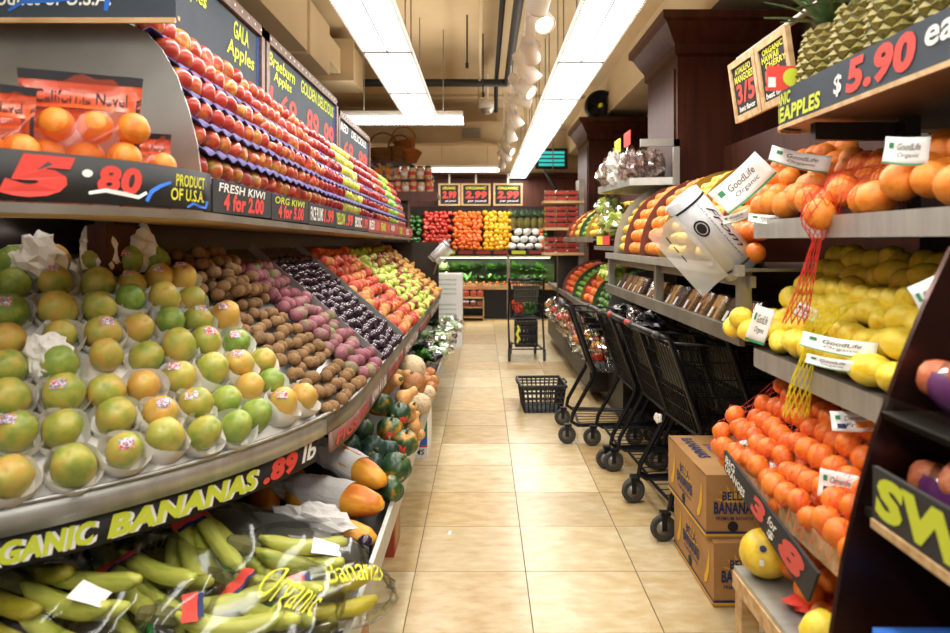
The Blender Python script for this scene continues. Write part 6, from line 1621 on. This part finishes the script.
# packs on low shelves
ls = thing('low_shelf', 'low wooden shelf unit with vegetable packs at the back', 'shelf')
for z in (.05, .22, .38): MB().box(-.5, .02, BY - .3, BY + .0, z, z + .02).build('shelf_board', 'light_wood', ls)
for x in (-.5, 0): MB().box(x, x + .02, BY - .3, BY, 0, .4).build('side_panel', 'light_wood', ls)
for k in range(4):
    for r_ in range(2):
        clamshell((-.42 + k * .125, BY - .16, .242 + r_ * .16), PI / 2, .11, .14, .11, 0, ('tomato', 'strawberry')[r_ - 1], 'clear pack of red vegetables on the %s low shelf, %s from the cartons' % (('lower', 'upper')[r_], ORD[k]), 'packs on the low shelf', 'vegetable_pack')
# price boards on the back wall
for k, (x, wd, lb) in enumerate(((-.62, .4, 'wood framed chalk board with red price, leftmost on back wall'), (-.13, .54, 'wood framed chalk board with red price above the orange peppers'), (.46, .54, 'wood framed chalk board with red price above the yellow peppers'))):
    t = thing('price_board', lb, 'sign', (x - wd / 2 + .0, BY + .6, 2.02), 0, 'boards on the back wall')
    MB().box(.03, wd - .03, -.01, .01, .03, .38).build('board', 'chalk_dark', t)
    for b in ((0, wd, -.02, .015, .38, .41), (0, wd, -.02, .015, 0, .03), (0, .035, -.02, .015, .03, .38), (wd - .035, wd, -.02, .015, .03, .38)): MB().box(*b).build('frame_rail', 'light_wood', t)
    letter('lettering', 'ORGANIC', quadfn((.08, -.012, .3), (wd - .16, 0, 0), (0, 0, .05)), 'ink_yellow', t, .03); letter('lettering', '2.99', quadfn((.07, -.012, .13), (wd - .14, 0, 0), (0, 0, .14)), 'ink_red', t, .05); letter('lettering', 'per pound', quadfn((.12, -.012, .06), (wd - .2, 0, 0), (0, 0, .05)), 'ink_white', t, .02)
    MB().tube([(wd / 2, .01, .41), (wd / 2, .01, .6)], .02, 6).build('hook', 'white_enamel', t)
tag(MB().tube([(-.8, BY + .6, 2.62), (1.3, BY + .6, 2.62)], .02, 8).build('hanging_rail', 'steel_dull', None, True), 'steel rail above the back wall boards', 'rail')
# white cartons
for k, (z0, z1, lb) in enumerate(((0, .3, 'white printed carton at the stack bottom by the pears'), (.302, .62, 'white printed carton in the stack middle by the pears'), (.622, .94, 'white printed carton on the stack top by the pears'))):
    Y_ = 9.0
    t, a, b, c = carton('white_carton', -.66, -.27, Y_, Y_ + .4, z0, z1, 'label_white', lb)
    for q in range(4): letter('lettering', 'FRESH PRODUCE', quadfn((-a + .06, -b - .003, .06 + q * .06), (a * 1.3, 0, 0), (0, 0, .02)), 'ink_green', t, 0, 0)
    if k == 0: MB().lathe([(0, .002), (.05, .002), (.05, .003)], 12, Matrix.Translation((.02, -b - .001, .2)) @ Matrix.Rotation(PI / 2, 4, 'X')).build('fruit_print', 'ink_yellow', t); MB().lathe([(0, .002), (.04, .002), (.04, .003)], 12, Matrix.Translation((.1, -b - .001, .16)) @ Matrix.Rotation(PI / 2, 4, 'X')).build('fruit_print', 'bag_purple', t)
# candy shelf beyond the apples
cd = thing('candy_shelf', 'dark curved shelf with candy packs beyond the apples', 'shelf')
MB().box(-2.2, -.6, 9.2, 9.7, 1.93, 2.0).build('shelf_board', 'back_wood', cd); MB().box(-2.2, -.62, 9.18, 9.2, 1.9, 2.02).build('shelf_face', 'back_wood', cd); MB().box(-2.2, -1.0, 9.3, 9.6, 0, 1.93).build('stand_body', 'dark_metal', cd)
MB().box(-2.4, -.95, 9.3, 9.75, 2.41, 2.44).build('upper_board', 'back_wood', cd); MB().box(-1.0, -.96, 9.65, 9.7, 2.0, 2.41).build('post', 'steel_dull', cd)
mat('pack_cream', 'd8a860', .4, c2=['e6d3a8', 'c0502c'], scale=18); mat('pack_red', 'b8402e', .4, c2=['d87a3a', '8c2a2a'], scale=16); mat('pack_blue', '2f4ea0', .4, c2=['d8a83a', '27408a'], scale=10)
for i in range(2):
    for j in range(8 if i == 0 else 5):
        x = -1.45 + j * .105 + (.3 if i else 0)
        t = thing('candy_jar', 'cream and red candy jar, %s layer, %s from the apple boards' % (('lower', 'upper')[i], ORD[j]), 'jar', (x, 9.3, 2.0 + i * .19), 0, 'candy jars beyond the apples')
        MB().lathe([(0, 0), (.05, 0), (.052, .01), (.052, .14), (.045, .15), (0, .15)], 10).build('jar_body', 'pack_cream', t, True); MB().lathe([(.0525, .05), (.0535, .055), (.0535, .095), (.0525, .1)], 10).build('jar_label', 'ink_red' if (i + j) % 2 else 'label_white', t, True); MB().lathe([(0, .15), (.038, .15), (.038, .175), (0, .175)], 10).build('lid', 'ink_red' if j % 2 else 'ink_navy', t)
for j in range(3):
    t = thing('candy_bag', 'blue and red candy bag stacked on the jars, %s from the boards' % ORD[j], 'bag', (-1.5 + j * .13, 9.24, 2.2), 0, 'candy bags beyond the apples'); crumple('bag_body', (0, 0, .08), (.09, .05, .1), 'pack_blue', None, None, 100 + j, parent=t); MB().box(-.04, .04, -.06, -.055, .04, .12).build('bag_print', 'ink_orange', t)
for j in range(4): 
    o = crumple('candy_bag', (-.72 - .06 * (j % 2), 9.32 + .05 * j, 2.07 + (j // 2) * .12), (.06, .05, .08), 'pack_red' if j % 2 else 'pack_blue', 'purple wrapped candy bag at the shelf end, %s of four' % ORD[j], 'bag', 110 + j); o['group'] = 'candy bags at the shelf end'
def wbasket(pos, r_, h_, m_, label, rot=(0, 0, 0), handle=True):
    t = thing('wicker_basket', label, 'basket', pos, 0, 'wicker baskets above the candy'); t.rotation_euler = rot
    MB().lathe([(0, .01), (r_ * .7, 0), (r_, h_), (r_ * .94, h_), (r_ * .66, .02), (0, .02)], 18).build('weave_body', m_, t)
    for k in range(5): MB().lathe([(r_ * (.7 + .3 * k / 5), h_ * k / 5), (r_ * (.76 + .3 * k / 5), h_ * (k + .4) / 5), (r_ * (.73 + .3 * (k + 1) / 5), h_ * (k + .9) / 5)], 18).build('woven_band', m_, t, True)
    if handle: MB().tube([(r_ * math.cos(a), 0, h_ + r_ * 1.1 * math.sin(a)) for a in [PI * k / 10 for k in range(11)]], .014, 6).build('handle', m_, t, True)
wbasket((-1.35, 9.45, 2.44), .2, .17, 'wicker', 'dark brown wicker basket nearest the chalk boards')
wbasket((-1.12, 9.4, 2.44), .15, .19, 'wicker', 'mid brown wicker basket with a tall handle')
wbasket((-.98, 9.36, 2.44), .13, .15, 'wicker_orange', 'orange woven basket hanging in front', (.4, .3, 0), False)
wbasket((-1.05, 9.58, 2.62), .16, .14, 'wicker_orange', 'orange woven basket stacked on top', (.2, -.2, 0))
